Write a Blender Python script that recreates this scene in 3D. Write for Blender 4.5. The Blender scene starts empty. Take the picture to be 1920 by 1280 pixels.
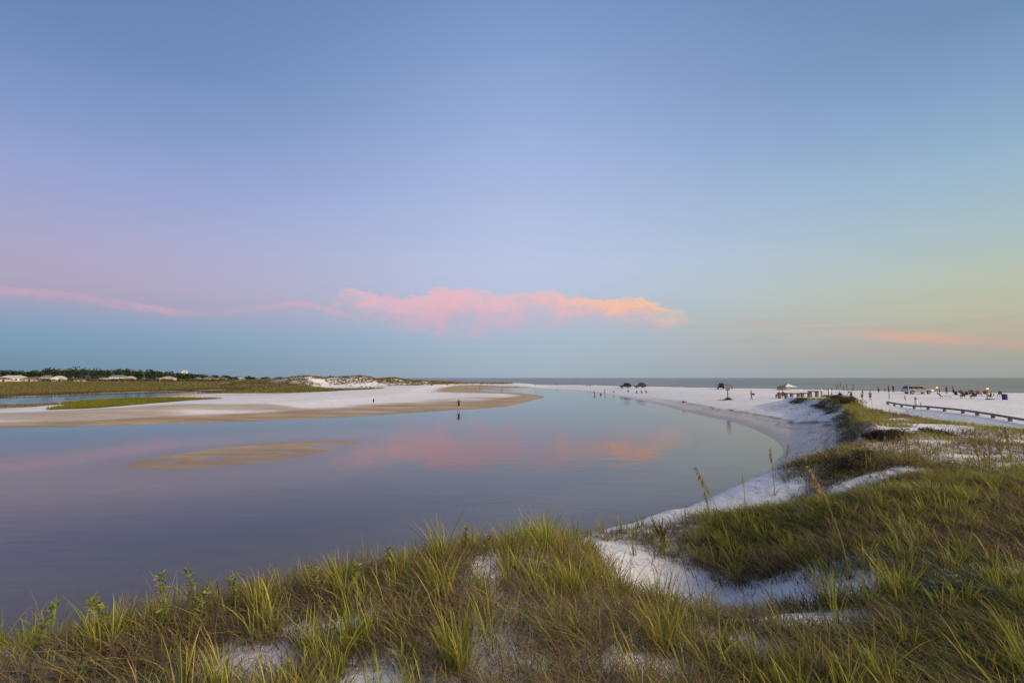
import bpy, bmesh, math, random
import numpy as np
from mathutils import Vector, Matrix, Euler
random.seed(7); RNG = np.random.default_rng(11)
scene = bpy.context.scene
COL = scene.collection
R = math.radians

def lin(r, g, b):
    def f(c):
        c /= 255.0
        return c/12.92 if c <= 0.04045 else ((c+0.055)/1.055)**2.4
    return (f(r), f(g), f(b), 1.0)

# ------------------------------------------------------------------ camera
EYE = 5.1
cam_d = bpy.data.cameras.new('camera'); cam = bpy.data.objects.new('camera', cam_d)
COL.objects.link(cam); scene.camera = cam
cam_d.sensor_width = 36; cam_d.lens = 17; cam_d.clip_start = 0.05; cam_d.clip_end = 60000
cam.location = (0, 0, EYE); cam.rotation_euler = (R(90 + 4.29), 0, 0)

# ------------------------------------------------------------------ light
SUN_AZ = 107.0        # degrees clockwise from the view direction (+Y): the sun has just gone, to the right
SUN_EL = 24.0
sun_dir = Vector((math.sin(R(SUN_AZ))*math.cos(R(SUN_EL)), math.cos(R(SUN_AZ))*math.cos(R(SUN_EL)), math.sin(R(SUN_EL))))
sd_ = bpy.data.lights.new('sun', 'SUN'); sd_.energy = 3.9; sd_.angle = R(50); sd_.color = (1.0, 0.83, 0.63)
sun = bpy.data.objects.new('sun', sd_); COL.objects.link(sun)
sun.rotation_euler = sun_dir.to_track_quat('Z', 'Y').to_euler(); sun.location = (60, -20, 60)
vs = scene.view_settings
scene.display_settings.display_device = 'sRGB'
vs.view_transform = 'Standard'; vs.look = 'None'; vs.gamma = 1; vs.exposure = 0.0; vs.use_curve_mapping = False

# ------------------------------------------------------------------ sky
world = bpy.data.worlds.new('World'); scene.world = world; world.use_nodes = True
class NG:
    """small helper around a node tree"""
    def __init__(s, nt): s.nt = nt; s.n = nt.nodes; s.l = nt.links
    def node(s, t, **kw):
        n = s.n.new(t)
        for k, v in kw.items(): setattr(n, k, v)
        return n
    def put(s, sock, v):
        if isinstance(v, bpy.types.NodeSocket): s.l.new(v, sock)
        elif v is not None:
            try: sock.default_value = v
            except Exception: sock.default_value = tuple(v)[:3]
    def m(s, op, a, b=None, c=None, clamp=False):
        n = s.n.new('ShaderNodeMath'); n.operation = op; n.use_clamp = clamp
        s.put(n.inputs[0], a)
        if b is not None: s.put(n.inputs[1], b)
        if c is not None: s.put(n.inputs[2], c)
        return n.outputs[0]
    def mix(s, f, a, b, mode='MIX'):
        n = s.n.new('ShaderNodeMix'); n.data_type = 'RGBA'; n.blend_type = mode
        s.put(n.inputs[0], f); s.put(n.inputs[6], a); s.put(n.inputs[7], b)
        return n.outputs[2]
    def rng(s, v, a, b, c=0.0, d=1.0, smooth=True):
        n = s.n.new('ShaderNodeMapRange'); n.interpolation_type = 'SMOOTHSTEP' if smooth else 'LINEAR'
        n.clamp = True
        s.put(n.inputs[0], v)
        for i, q in enumerate((a, b, c, d)): s.put(n.inputs[i+1], q)
        return n.outputs[0]
    def ramp(s, v, stops, interp='LINEAR'):
        n = s.n.new('ShaderNodeValToRGB'); s.put(n.inputs[0], v)
        e = n.color_ramp; e.interpolation = interp
        while len(e.elements) > 1: e.elements.remove(e.elements[-1])
        for i, (p, c) in enumerate(stops):
            if not hasattr(c, '__len__'): c = (c, c, c, 1)
            el = e.elements[0] if i == 0 else e.elements.new(p)
            el.position = p; el.color = c
        return n.outputs[0]
    def noise(s, vec, scale, detail=4, rough=0.5, dim='3D', lac=2.0, out=0):
        n = s.n.new('ShaderNodeTexNoise'); n.noise_dimensions = dim
        if vec is not None: s.put(n.inputs['Vector'], vec)
        n.inputs['Scale'].default_value = scale; n.inputs['Detail'].default_value = detail
        n.inputs['Roughness'].default_value = rough; n.inputs['Lacunarity'].default_value = lac
        return n.outputs[out]
    def comb(s, x, y, z):
        n = s.n.new('ShaderNodeCombineXYZ')
        for i, v in enumerate((x, y, z)): s.put(n.inputs[i], v)
        return n.outputs[0]
    def sep(s, v):
        n = s.n.new('ShaderNodeSeparateXYZ'); s.put(n.inputs[0], v); return n.outputs

def build_sky():
    g = NG(world.node_tree); g.n.clear()
    tc = g.node('ShaderNodeTexCoord')
    x, y, z = g.sep(tc.outputs['Generated'])
    hor = g.m('SQRT', g.m('MAXIMUM', g.m('ADD', g.m('MULTIPLY', x, x), g.m('MULTIPLY', y, y)), 1e-6))
    el = g.m('MULTIPLY', g.m('ARCTAN2', z, hor), 180/math.pi)
    az = g.m('MULTIPLY', g.m('ARCTAN2', x, y), 180/math.pi)
    s = g.m('DIVIDE', g.m('ADD', g.m('MULTIPLY', x, math.sin(R(SUN_AZ))), g.m('MULTIPLY', y, math.cos(R(SUN_AZ)))), hor)
    u = g.m('SQRT', g.m('DIVIDE', g.m('MAXIMUM', el, 0.0), 90.0))
    def st(lst): return [(math.sqrt(e/90), lin(*c)) for e, c in lst]
    anti = g.ramp(u, st([(0, (112,138,160)), (1.5, (118,147,170)), (3.5, (124,158,186)), (5.2, (142,162,192)), (6.6, (165,163,190)), (8.5, (178,166,192)), (11, (175,168,200)), (14, (165,168,208)), (18, (150,164,210)), (23, (128,152,200)), (29, (106,136,184)), (45, (84,113,162)), (90, (66,94,140))]))
    side = g.ramp(u, st([(0, (163,178,192)), (1.5, (165,182,196)), (4, (167,188,206)), (7, (174,192,214)), (10, (186,199,224)), (13, (190,201,230)), (19, (180,194,229)), (25, (166,185,225)), (30, (152,175,219)), (35, (138,164,210)), (40, (124,152,200)), (55, (98,127,176)), (90, (70,98,144))]))
    sol = g.ramp(u, st([(0, (156,160,156)), (1.2, (164,165,158)), (2.8, (180,172,156)), (4.5, (190,183,158)), (6.5, (192,193,166)), (9, (186,196,178)), (13, (170,193,198)), (18, (152,183,206)), (23, (132,165,199)), (29, (112,144,182)), (45, (88,118,162)), (90, (70,98,144))]))
    f1 = g.rng(s, -1.0, -0.20); f2 = g.rng(s, -0.36, 0.66)
    c = g.mix(f1, anti, side); c = g.mix(f2, c, sol)
    # the afterglow round the place where the sun went down goes on past the frame
    gl = g.m('MULTIPLY', g.rng(s, 0.55, 1.0), g.rng(el, 55.0, 0.0))
    glowc = g.mix(g.rng(el, 0.0, 16.0), lin(255, 176, 104), lin(250, 226, 190))
    c = g.mix(g.m('MULTIPLY', gl, 0.9), c, g.mix(1.0, glowc, (1.9, 1.9, 1.9, 1), 'MULTIPLY'))
    # a share of the physical twilight sky
    ns = g.node('ShaderNodeTexSky', sky_type='NISHITA'); ns.sun_disc = False
    ns.sun_elevation = R(1.0); ns.sun_rotation = R(SUN_AZ); ns.altitude = 0; ns.dust_density = 1.0
    nis = g.mix(1.0, ns.outputs[0], (0.10, 0.10, 0.10, 1), 'MULTIPLY')
    c = g.mix(0.04, c, nis)
    # ---- clouds (far off: fixed in direction)
    A0, A1 = -60.0, 60.0
    ua = g.m('DIVIDE', g.m('SUBTRACT', az, A0), A1-A0)
    def curve(pts, sc=12.0): return g.m('MULTIPLY', g.ramp(ua, [((a-A0)/(A1-A0), e/sc) for a, e in pts]), sc)
    cv = g.comb(g.m('MULTIPLY', az, 0.10), g.m('MULTIPLY', el, 0.22), 0.0)
    warp = g.noise(cv, 1.7, 3, 0.55, out=1)
    cvw = g.node('ShaderNodeVectorMath', operation='ADD'); g.l.new(cv, cvw.inputs[0])
    wsc = g.node('ShaderNodeVectorMath', operation='SCALE'); g.l.new(warp, wsc.inputs[0]); wsc.inputs[3].default_value = 0.45
    g.l.new(wsc.outputs[0], cvw.inputs[1]); cvw = cvw.outputs[0]
    n1 = g.m('SUBTRACT', g.noise(cvw, 3.0, 9, 0.64), 0.5)
    n2 = g.m('SUBTRACT', g.noise(cvw, 1.3, 5, 0.55), 0.5)
    elj = g.m('ADD', el, g.m('ADD', g.m('MULTIPLY', n1, 3.8), g.m('MULTIPLY', n2, 1.6)))
    top = curve([(-22.5,6.0),(-20.6,8.6),(-19.63,9.75),(-18.5,10.1),(-16.75,9.7),(-14.97,9.35),(-12.56,9.6),(-10.11,10.1),(-8.88,10.75),(-5.1,10.5),(-1.28,9.8),(1.6,10.3),(5.1,10.1),(8.87,9.75),(12.55,9.15),(15.26,9.3),(17.3,8.3),(20.12,6.6),(22,6.0)])
    bot = curve([(-22.5,6.2),(-20.6,8.4),(-19.61,8.8),(-16.11,7.3),(-12.5,5.9),(-8.19,5.2),(-3.8,5.5),(0.0,5.4),(2.54,6.2),(6.33,6.8),(10.07,6.9),(14.9,6.2),(17.83,6.2),(20.11,6.3),(22,6.2)])
    tmask = g.rng(g.m('SUBTRACT', top, elj), -0.12, 0.42)
    bmask = g.rng(g.m('SUBTRACT', elj, bot), -1.6, 2.2)
    end = g.m('MULTIPLY', g.rng(az, -22.0, -19.6), g.rng(az, 21.8, 19.4))
    body = g.m('MULTIPLY', g.m('MULTIPLY', tmask, bmask), end)
    body = g.m('MULTIPLY', body, g.rng(g.m('ADD', n1, g.m('MULTIPLY', n2, 0.6)), -0.20, 0.12, 0.42, 1.0))
    # stronger towards the sunward end and along the crown
    body = g.m('MULTIPLY', body, g.ramp(ua, [((a-A0)/(A1-A0), v) for a, v in [(-22,.62),(-18,.78),(-12,.58),(-8,.72),(0,.66),(8,.80),(14,.95),(20,.95)]]))
    ccol = g.mix(g.rng(az, -6.0, 17.0), lin(247, 184, 187), lin(255, 194, 154))
    ccol = g.mix(g.rng(g.m('SUBTRACT', top, elj), 3.6, 0.3), lin(226, 172, 190), ccol)
    c = g.mix(body, c, ccol)
    # thin streak falling away to the left
    sc_ = curve([(-50,7.25),(-47,7.2),(-43.8,7.1),(-40.2,6.85),(-36.3,6.5),(-34.5,6.3),(-31.9,6.6),(-28.1,7.4),(-24,8.0),(-21.8,7.75),(-19,7.0),(-16.1,6.4)])
    sth = g.ramp(ua, [((a-A0)/(A1-A0), v) for a, v in [(-60,0),(-50,.7),(-44,.9),(-37,.7),(-33,.15),(-28,.22),(-24,.6),(-21,.72),(-18,.45),(-15.5,0)]])
    dd = g.m('SUBTRACT', g.m('ADD', el, g.m('MULTIPLY', n1, 1.9)), sc_)
    stk = g.m('MULTIPLY', g.m('MULTIPLY', g.rng(dd, 0.50, 0.05), g.rng(dd, -0.75, -0.02)), sth)
    c = g.mix(g.m('MULTIPLY', stk, g.rng(n2, -0.2, 0.15, 0.25, 0.75)), c, lin(234, 170, 186))
    # low bars of cloud on the right
    sr = curve([(18,6.4),(20.7,6.3),(26,5.8),(31,5.2),(35.3,4.4),(39.3,3.75),(41.5,3.55),(43.9,3.2),(47,2.6),(54,1.8)])
    srv = g.ramp(ua, [((a-A0)/(A1-A0), v) for a, v in [(18,0),(21,.30),(26,.42),(31,.34),(35,.48),(39,.60),(42,.55),(44.5,.22),(50,.25),(58,0)]])
    d2 = g.m('SUBTRACT', g.m('ADD', el, g.m('MULTIPLY', n1, 1.4)), sr)
    bar = g.m('MULTIPLY', g.m('MULTIPLY', g.rng(d2, 0.8, 0.0), g.rng(d2, -0.8, -0.05)), srv)
    c = g.mix(g.m('MULTIPLY', bar, 0.75), c, g.mix(g.rng(az, 33.0, 39.5), lin(196, 180, 178), lin(240, 166, 146)))
    gv = g.comb(g.m('MULTIPLY', az, 0.05), g.m('MULTIPLY', el, 0.9), 3.0)
    gz = g.rng(g.noise(gv, 1.6, 5, 0.55), 0.46, 0.72)
    gz = g.m('MULTIPLY', g.m('MULTIPLY', gz, g.m('MULTIPLY', g.rng(el, 0.6, 2.2), g.rng(el, 8.0, 4.2))), g.rng(az, 10.0, 32.0))
    c = g.mix(g.m('MULTIPLY', gz, 0.42), c, lin(178, 164, 166))
    bg = g.node('ShaderNodeBackground'); g.l.new(c, bg.inputs[0]); bg.inputs[1].default_value = 1.0
    out = g.node('ShaderNodeOutputWorld'); g.l.new(bg.outputs[0], out.inputs[0])
build_sky()

# ------------------------------------------------------------------ numeric helpers
def ss(a, b, v):
    t = np.clip((np.asarray(v, float)-a)/(b-a), 0, 1); return t*t*(3-2*t)
def _hash(ix, iy, seed):
    h = (ix.astype(np.int64)*374761393 + iy.astype(np.int64)*668265263 + seed*974711) & 0x7fffffff
    h = ((h ^ (h >> 13))*1274126177) & 0x7fffffff
    h = h ^ (h >> 16)
    return (h & 0xffff)/65535.0
def vnoise(x, y, seed=0):
    ix = np.floor(x); iy = np.floor(y); fx = x-ix; fy = y-iy
    fx = fx*fx*fx*(fx*(fx*6-15)+10); fy = fy*fy*fy*(fy*(fy*6-15)+10)
    a = _hash(ix, iy, seed); b = _hash(ix+1, iy, seed); c = _hash(ix, iy+1, seed); d = _hash(ix+1, iy+1, seed)
    return (a*(1-fx)+b*fx)*(1-fy)+(c*(1-fx)+d*fx)*fy
def fbm(x, y, sc, octv=4, seed=0, gain=0.5):
    x = np.asarray(x, float)/sc; y = np.asarray(y, float)/sc
    t = 0; a = 1; n = 0
    for i in range(octv):
        t = t + a*(vnoise(x, y, seed+i*17)-0.5); n += a; a *= gain
        x, y = (x*0.8-y*0.6)*2.0+3.1, (x*0.6+y*0.8)*2.0-1.7
    return t/n*2.0            # about -1..1
def sdist(x, y, poly):
    """signed distance to a closed polygon, positive inside"""
    x = np.asarray(x, float); y = np.asarray(y, float)
    d = np.full(x.shape, 1e18); ins = np.zeros(x.shape, bool)
    n = len(poly)
    for i in range(n):
        ax, ay = poly[i]; bx, by = poly[(i+1) % n]
        ex, ey = bx-ax, by-ay; L = ex*ex+ey*ey+1e-12
        t = np.clip(((x-ax)*ex+(y-ay)*ey)/L, 0, 1)
        d = np.minimum(d, (x-ax-t*ex)**2+(y-ay-t*ey)**2)
        if ay != by:
            c = (ay > y) != (by > y)
            ins ^= c & (x < (bx-ax)*(y-ay)/(by-ay)+ax)
    return np.where(ins, 1, -1)*np.sqrt(d)
def pdist(x, y, line):
    """distance to an open polyline and the parameter (0..n-1) of the nearest point"""
    d = np.full(np.shape(x), 1e18); tt = np.zeros(np.shape(x))
    for i in range(len(line)-1):
        ax, ay = line[i][:2]; bx, by = line[i+1][:2]
        ex, ey = bx-ax, by-ay; L = ex*ex+ey*ey+1e-12
        t = np.clip(((x-ax)*ex+(y-ay)*ey)/L, 0, 1)
        q = (x-ax-t*ex)**2+(y-ay-t*ey)**2
        m = q < d; d = np.where(m, q, d); tt = np.where(m, i+t, tt)
    return np.sqrt(d), tt
def smooth_poly(p, it=2):
    for _ in range(it):
        q = []
        for i in range(len(p)):
            a = p[i]; b = p[(i+1) % len(p)]
            q += [(a[0]*.75+b[0]*.25, a[1]*.75+b[1]*.25), (a[0]*.25+b[0]*.75, a[1]*.25+b[1]*.75)]
        p = q
    return p

# ------------------------------------------------------------------ the lie of the land (metres; x right, y away, z above the lagoon)
LAGOON = smooth_poly([(-130,5),(-60,6),(-25,7.6),(-14,7.9),(-8,8.9),(-3,11.4),(0,13.4),(4.0,16.8),(5.3,17.6),(8.9,20.4),(12.5,24.6),(16.1,29.4),(19.5,35.1),(21.8,40.5),(24,47.8),(26,57.1),(26.3,64.1),(26.4,74),(28.3,93.4),(29.8,119.6),(29,150.4),(27.6,179),(23.6,202.6),(16.8,221.8),(8,243),(0.3,257),(-15.6,257),(-16.6,221.8),(-11,181),(-1.1,172.6),(6.6,152),(9.6,131.4),(3.8,106.1),(-0.6,87),(-5.5,79.6),(-8.5,77.9),(-19.5,65),(-26.2,60.2),(-31.2,57.3),(-38.8,53.9),(-47.3,50.9),(-60,47),(-130,42)], 1)
SHOAL = smooth_poly([(-22.8,28.4),(-23,32),(-21.7,35.6),(-20,38.2),(-15.7,40.1),(-11.7,39.8),(-12.4,35.6),(-13.6,31.4),(-15.3,29.4),(-17,28.1),(-19.6,27.4)], 1)
POOLS = [(-18.8,31,1.0,.5),(-13.9,36.9,1.25,1.1),(-15.3,33.6,.7,.45),(-20.9,29.8,.8,.3)]
CREEK = smooth_poly([(-260,118),(-129.2,122.8),(-133.3,141.3),(-134,160.7),(-126,179.2),(-124.4,212),(-121,190.2),(-103.5,142),(-95.5,126.8),(-102.3,122.8),(-98.6,111.1),(-96.8,99.3),(-97,91.6),(-260,70)], 1)
CREST = [(-2000,1100),(-600,560),(-260,440),(-140,390),(-47.6,332),(-20,300),(13.4,303),(31,256),(43.7,198),(66.5,159),(78,148),(91.6,122),(110,104),(220,20),(900,-500)]
SEA = [(p[0]+9, p[1]+13) for p in CREST] + [(30000,-500),(30000,30000),(-30000,30000)]
NEAR = [(-600,24),(-130,24),(-20,34),(6,80),(17,150),(8,240),(12,304),(24,700),(3000,700),(3000,-900),(-600,-900)]
DUNE = [(-60,0.5),(-14,2.9),(-3.8,3.7),(-2.5,4.15),(-1.6,4.6),(-.6,5.2),(.3,6.0),(1.3,7.2),(2.7,8.2),(4.6,9.8),(6.6,11.2),(9.2,13.4),(12.9,17.2),(18.5,25.6),(24.7,35),(31,46),(35.4,55.6),(36.4,62),(38,67),(41.5,66),(40,57),(33.6,48),(30,42),(26,32),(23,22),(22,8),(22,-30),(-60,-30)]
FENCE = [(41.2,53.4),(40,50),(38.6,45.2),(37,40),(35.5,36),(33.9,32),(31.9,26.5),(30,21),(28.4,16)]
FARDUNE = [(-168,268,0.8,12),(-142,256,3.6,13),(-122,243,5.2,13),(-103,246,6.0,13),(-86,252,5.7,12),(-66,268,4.6,13),(-46,292,3.4,14),(-30,304,1.2,14)]

def height(x, y, fine=True):
    x = np.asarray(x, float); y = np.asarray(y, float)
    dL = -sdist(x, y, LAGOON); dC = -sdist(x, y, CREEK); dS = -sdist(x, y, SEA)
    wob = fbm(x, y, 14, 3, 5)
    near = ss(-10, 10, sdist(x, y, NEAR))
    dW = np.minimum(dL, dC)
    # near side: a short steep beach up to a broad flat back-beach
    hb = 0.42+1.25*ss(16, 46, x) + 0.55*ss(60, 38, y)*ss(10, 25, x)
    hb = np.where(y < 120, np.maximum(hb, 1.5), hb)
    zr = hb*(1-np.exp(-np.maximum(dL, 0)/(5.5+2.5*ss(60, 110, y))))
    # far side: a wide wet flat, then the dry spit
    d2 = np.maximum(dW+wob*2.2, 0)
    bw = 6+14*np.exp(-((x+22)/16.0)**2)
    zl = 0.26*np.clip(d2/bw, 0, 1)*(1-.55*ss(-48, -72, x)) + (0.62-0.56*ss(-48, -75, x))*ss(0.9, 2.4, d2/bw) + 0.10*wob*ss(1, 3, d2/bw)
    zl = zl + 1.5*ss(215, 330, y-0.1*x)*ss(-60, -150, x)
    zl = zl + 0.9*ss(180, 290, y)*ss(0, 25, dL)
    z = zl*(1-near)+zr*near
    # dune field along the gulf
    dd, tt = pdist(x, y, FARDUNE)
    hh = np.interp(tt, range(len(FARDUNE)), [p[2] for p in FARDUNE]); ww = np.interp(tt, range(len(FARDUNE)), [p[3] for p in FARDUNE])
    hum = 0.76+0.55*fbm(x, y, 17, 3, 21)
    z = np.maximum(z, z*0.3+hh*hum*np.exp(-(dd/ww)**2*0.9))
    # gulf side
    zs = np.where(dS > 0, 7.5*(1-np.exp(-dS/34)), 0.055*dS)
    z = np.where(z > zs, zs+(z-zs)*np.exp(-(z-zs)*1.2)*0.35, z)
    # the near dune with its cut bank
    sdn = sdist(x, y, DUNE)
    wdn = 4.3+0.5*wob
    wdn = np.where(y > 14, np.minimum(wdn+0.0*x, 3.4+0.10*np.clip(y-14, 0, 40)), wdn)
    t = np.clip(1+sdn/wdn, 0, 1)
    prof = np.where(y > 15, np.clip(0.78*t**1.25+0.22*ss(0.86, 1.0, t), 0, 1), t*t*(3-2*t)*0.55+0.45*t)
    hd = 3.32-0.0125*np.clip(y, 0, 70) - 0.072*np.clip(-x-0.8, 0, 9)
    hd = hd + 0.30*fbm(x, y, 5.5, 3, 33)*ss(-0.5, 2.5, sdn) + 0.42*fbm(x, y, 11, 2, 41)*ss(9, 18, y)*ss(0, 4, sdn)
    hd = hd - 0.85*np.exp(-((x-2.6)**2+(y-7.3)**2)/5.0) - 0.50*np.exp(-(((x-2.2)/1.0)**2+((y-5.7)/.95)**2)) - 0.75*np.exp(-(((x-5.2)/2.2)**2+((y-10.2)/1.6)**2))
    hd = hd-0.38*ss(15, 22, x)*ss(50, 34, y)
    z = np.where(z > -0.2, z+(np.maximum(hd, z)-z)*prof, z+(hd-z)*prof)
    fd, _ = pdist(x, y, FENCE)
    z = z+0.42*np.exp(-(fd/2.6)**2)*ss(-3, 3, x-20)
    # under water
    dep = -np.minimum(2.2, 0.10*np.maximum(-dW, 0)+0.010*np.maximum(-dW, 0)**2)
    inw = (dW < 0) & (t <= 0)
    z = np.where(inw, np.minimum(z, dep), z)
    sh = sdist(x, y, SHOAL)
    zsh = np.minimum(0.030, 0.035*sh) + 0.012*wob
    zsh = np.where(sh > -14, np.where(sh > 0, zsh, 0.085*sh*(1-0.03*sh)+0.012*wob), -9)
    for px, py, a, b in POOLS:
        c, s_ = math.cos(0.25), math.sin(0.25)
        qx = (x-px)*c+(y-py)*s_; qy = -(x-px)*s_+(y-py)*c
        zsh = zsh-0.09*np.exp(-((qx/a)**2+(qy/b)**2)**2)
    z = np.where(inw, np.maximum(z, np.minimum(zsh, 0.05)), z)
    z = np.where(dS < 0, np.minimum(z, zs), z)
    if fine:
        dry = ss(0.15, 0.9, z)
        rr = np.hypot(x, y)
        z = z + dry*(0.05*fbm(x, y, 1.1, 3, 51)*ss(70, 25, rr)+0.022*fbm(x, y, 0.30, 2, 61)*ss(30, 10, rr)+0.10*fbm(x, y, 6, 3, 71)*ss(0, 20, dL))
    return z

def hz(x, y): return float(height(np.array([float(x)]), np.array([float(y)]))[0])

# ------------------------------------------------------------------ materials
MATS = {}
def mat(name):
    m = bpy.data.materials.new(name); m.use_nodes = True; g = NG(m.node_tree); g.n.clear()
    out = g.node('ShaderNodeOutputMaterial'); MATS[name] = m
    return m, g, out
def pbsdf(g, out, **kw):
    b = g.node('ShaderNodeBsdfPrincipled')
    for k, v in kw.items():
        g.put(b.inputs[k.replace('_', ' ')], v)
    g.l.new(b.outputs[0], out.inputs[0]); return b
def simple(name, col, rough=0.6, metal=0.0, var=0.12, scale=6.0, spec=0.4, coat=0.0, bump=0.0, bscale=30.0):
    """a plain procedural surface: colour with a little noise, optional relief"""
    if name in MATS: return MATS[name]
    m, g, out = mat(name)
    tc = g.node('ShaderNodeTexCoord')
    n = g.noise(tc.outputs['Object'], scale, 4, 0.6)
    f = g.rng(n, 0.3, 0.7, 1-var, 1+var)
    c = g.mix(1.0, tuple(col[:3])+(1,), g.comb(f, f, f), 'MULTIPLY')
    b = pbsdf(g, out, Base_Color=c, Roughness=rough, Metallic=metal, Specular_IOR_Level=spec, Coat_Weight=coat)
    if bump:
        bn = g.node('ShaderNodeBump'); bn.inputs['Strength'].default_value = bump; bn.inputs['Distance'].default_value = 0.01
        g.l.new(g.noise(tc.outputs['Object'], bscale, 4, 0.6), bn.inputs['Height']); g.l.new(bn.outputs[0], b.inputs['Normal'])
    return m

def ground_material():
    m, g, out = mat('ground_sand')
    geo = g.node('ShaderNodeNewGeometry'); P = geo.outputs['Position']
    A = lambda n: g.node('ShaderNodeAttribute', attribute_name=n).outputs['Fac']
    wet, silt, veg, marsh = A('wet'), A('silt'), A('veg'), A('marsh')
    big = g.noise(P, 0.05, 4, 0.6); mid = g.noise(P, 0.6, 5, 0.6); fin = g.noise(P, 26, 3, 0.65)
    sand = g.mix(g.rng(mid, 0.3, 0.7), (0.80, 0.775, 0.755, 1), (0.70, 0.675, 0.655, 1))
    sand = g.mix(g.m('MULTIPLY', g.rng(big, 0.42, 0.7), 0.35), sand, (0.66, 0.60, 0.53, 1))
    # streaky tan flats left by the water
    pv = g.node('ShaderNodeMapping'); g.l.new(P, pv.inputs[0]); pv.inputs['Scale'].default_value = (0.05, 0.16, 0.1); pv.inputs['Rotation'].default_value = (0, 0, R(-32))
    strk = g.noise(pv.outputs[0], 1.6, 6, 0.62)
    siltc = g.mix(g.rng(strk, 0.35, 0.65), (0.42, 0.285, 0.150, 1), (0.33, 0.22, 0.118, 1))
    c = g.mix(g.m('MULTIPLY', silt, g.rng(strk, 0.2, 0.62, 0.72, 1.0)), sand, siltc)
    c = g.mix(g.m('MULTIPLY', wet, 0.72), c, (0.225, 0.175, 0.12, 1))
    # litter and roots among the plants
    lit = g.noise(P, 5.5, 6, 0.7)
    lf = g.m('MULTIPLY', veg, g.rng(lit, 0.38, 0.60))
    litc = g.mix(g.rng(fin, 0.35, 0.65), (0.105, 0.075, 0.042, 1), (0.20, 0.15, 0.09, 1))
    c = g.mix(g.m('MULTIPLY', lf, 0.85), c, litc)
    spk = g.m('MULTIPLY', g.rng(g.noise(P, 9.0, 5, 0.75), 0.62, 0.70), g.rng(mid, 0.35, 0.6))
    c = g.mix(g.m('MULTIPLY', spk, g.m('MULTIPLY', A('debris'), 0.8)), c, (0.13, 0.10, 0.07, 1))
    c = g.mix(g.m('MULTIPLY', A('wrack'), g.rng(mid, 0.25, 0.55, 0.25, 0.95)), c, (0.15, 0.125, 0.10, 1))
    mc = g.mix(g.rng(g.noise(P, 0.12, 5, 0.6), 0.35, 0.65), (0.075, 0.072, 0.022, 1), (0.13, 0.088, 0.035, 1))
    c = g.mix(marsh, c, mc)
    b = pbsdf(g, out, Base_Color=c, Roughness=g.m('SUBTRACT', 0.95, g.m('MULTIPLY', wet, 0.62)), Specular_IOR_Level=0.35)
    h = g.m('ADD', g.m('MULTIPLY', g.noise(P, 3.2, 5, 0.62), 0.10), g.m('MULTIPLY', fin, 0.012))
    vor = g.node('ShaderNodeTexVoronoi', feature='SMOOTH_F1'); g.l.new(P, vor.inputs['Vector']); vor.inputs['Scale'].default_value = 1.9
    h = g.m('ADD', h, g.m('MULTIPLY', g.rng(vor.outputs['Distance'], 0.0, 0.34), 0.085))
    bn = g.node('ShaderNodeBump'); bn.inputs['Distance'].default_value = 1.0
    g.put(bn.inputs['Strength'], g.m('MULTIPLY', g.m('SUBTRACT', 1.0, g.m('MAXIMUM', wet, g.m('MULTIPLY', silt, 0.92))), 0.6))
    g.l.new(h, bn.inputs['Height']); g.l.new(bn.outputs[0], b.inputs['Normal'])
    return m

def water_material(name, body_deep, body_shallow, kabs, rough, rip, ior=1.40, mirror=1.0):
    """surface mirror by Fresnel over a body that shows the bottom where it is shallow (depth is a mesh attribute)"""
    m, g, out = mat(name)
    geo = g.node('ShaderNodeNewGeometry'); P = geo.outputs['Position']
    dep = g.node('ShaderNodeAttribute', attribute_name='depth').outputs['Fac']
    opaq = g.m('SUBTRACT', 1.0, g.m('POWER', 2.71828, g.m('MULTIPLY', dep, -kabs)), clamp=True)
    bc = g.mix(g.rng(dep, 0.15, 1.3), body_shallow, body_deep)
    dif = g.node('ShaderNodeBsdfDiffuse'); g.put(dif.inputs[0], bc)
    tr = g.node('ShaderNodeBsdfTransparent'); tr.inputs[0].default_value = (0.92, 0.84, 0.70, 1)
    body = g.node('ShaderNodeMixShader'); g.put(body.inputs[0], opaq); g.l.new(tr.outputs[0], body.inputs[1]); g.l.new(dif.outputs[0], body.inputs[2])
    gl = g.node('ShaderNodeBsdfGlossy'); gl.inputs[0].default_value = (1, 1, 1, 1); g.put(gl.inputs[1], rough)
    bn = g.node('ShaderNodeBump'); bn.inputs['Distance'].default_value = 1.0; bn.inputs['Strength'].default_value = 1.0
    hs = 0.0
    patch = g.rng(g.noise(P, rip.get('patch', 0.035), 4, 0.6), 0.40, 0.62, rip.get('lo', 0.12), 1.0)
    for sc, amp, rot, str_ in rip['w']:
        mp = g.node('ShaderNodeMapping'); g.l.new(P, mp.inputs[0])
        mp.inputs['Rotation'].default_value = (0, 0, R(rot)); mp.inputs['Scale'].default_value = (sc*str_, sc, sc)
        hs = g.m('ADD', hs, g.m('MULTIPLY', g.noise(mp.outputs[0], 1.0, 3, 0.55), amp))
    g.l.new(g.m('MULTIPLY', hs, patch), bn.inputs['Height'])
    g.l.new(bn.outputs[0], gl.inputs['Normal'])
    fr = g.node('ShaderNodeFresnel'); fr.inputs[0].default_value = ior; g.l.new(bn.outputs[0], fr.inputs['Normal'])
    mx = g.node('ShaderNodeMixShader'); g.put(mx.inputs[0], g.m('MULTIPLY', fr.outputs[0], mirror)); g.l.new(body.outputs[0], mx.inputs[1]); g.l.new(gl.outputs[0], mx.inputs[2])
    g.l.new(mx.outputs[0], out.inputs[0]); return m

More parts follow.
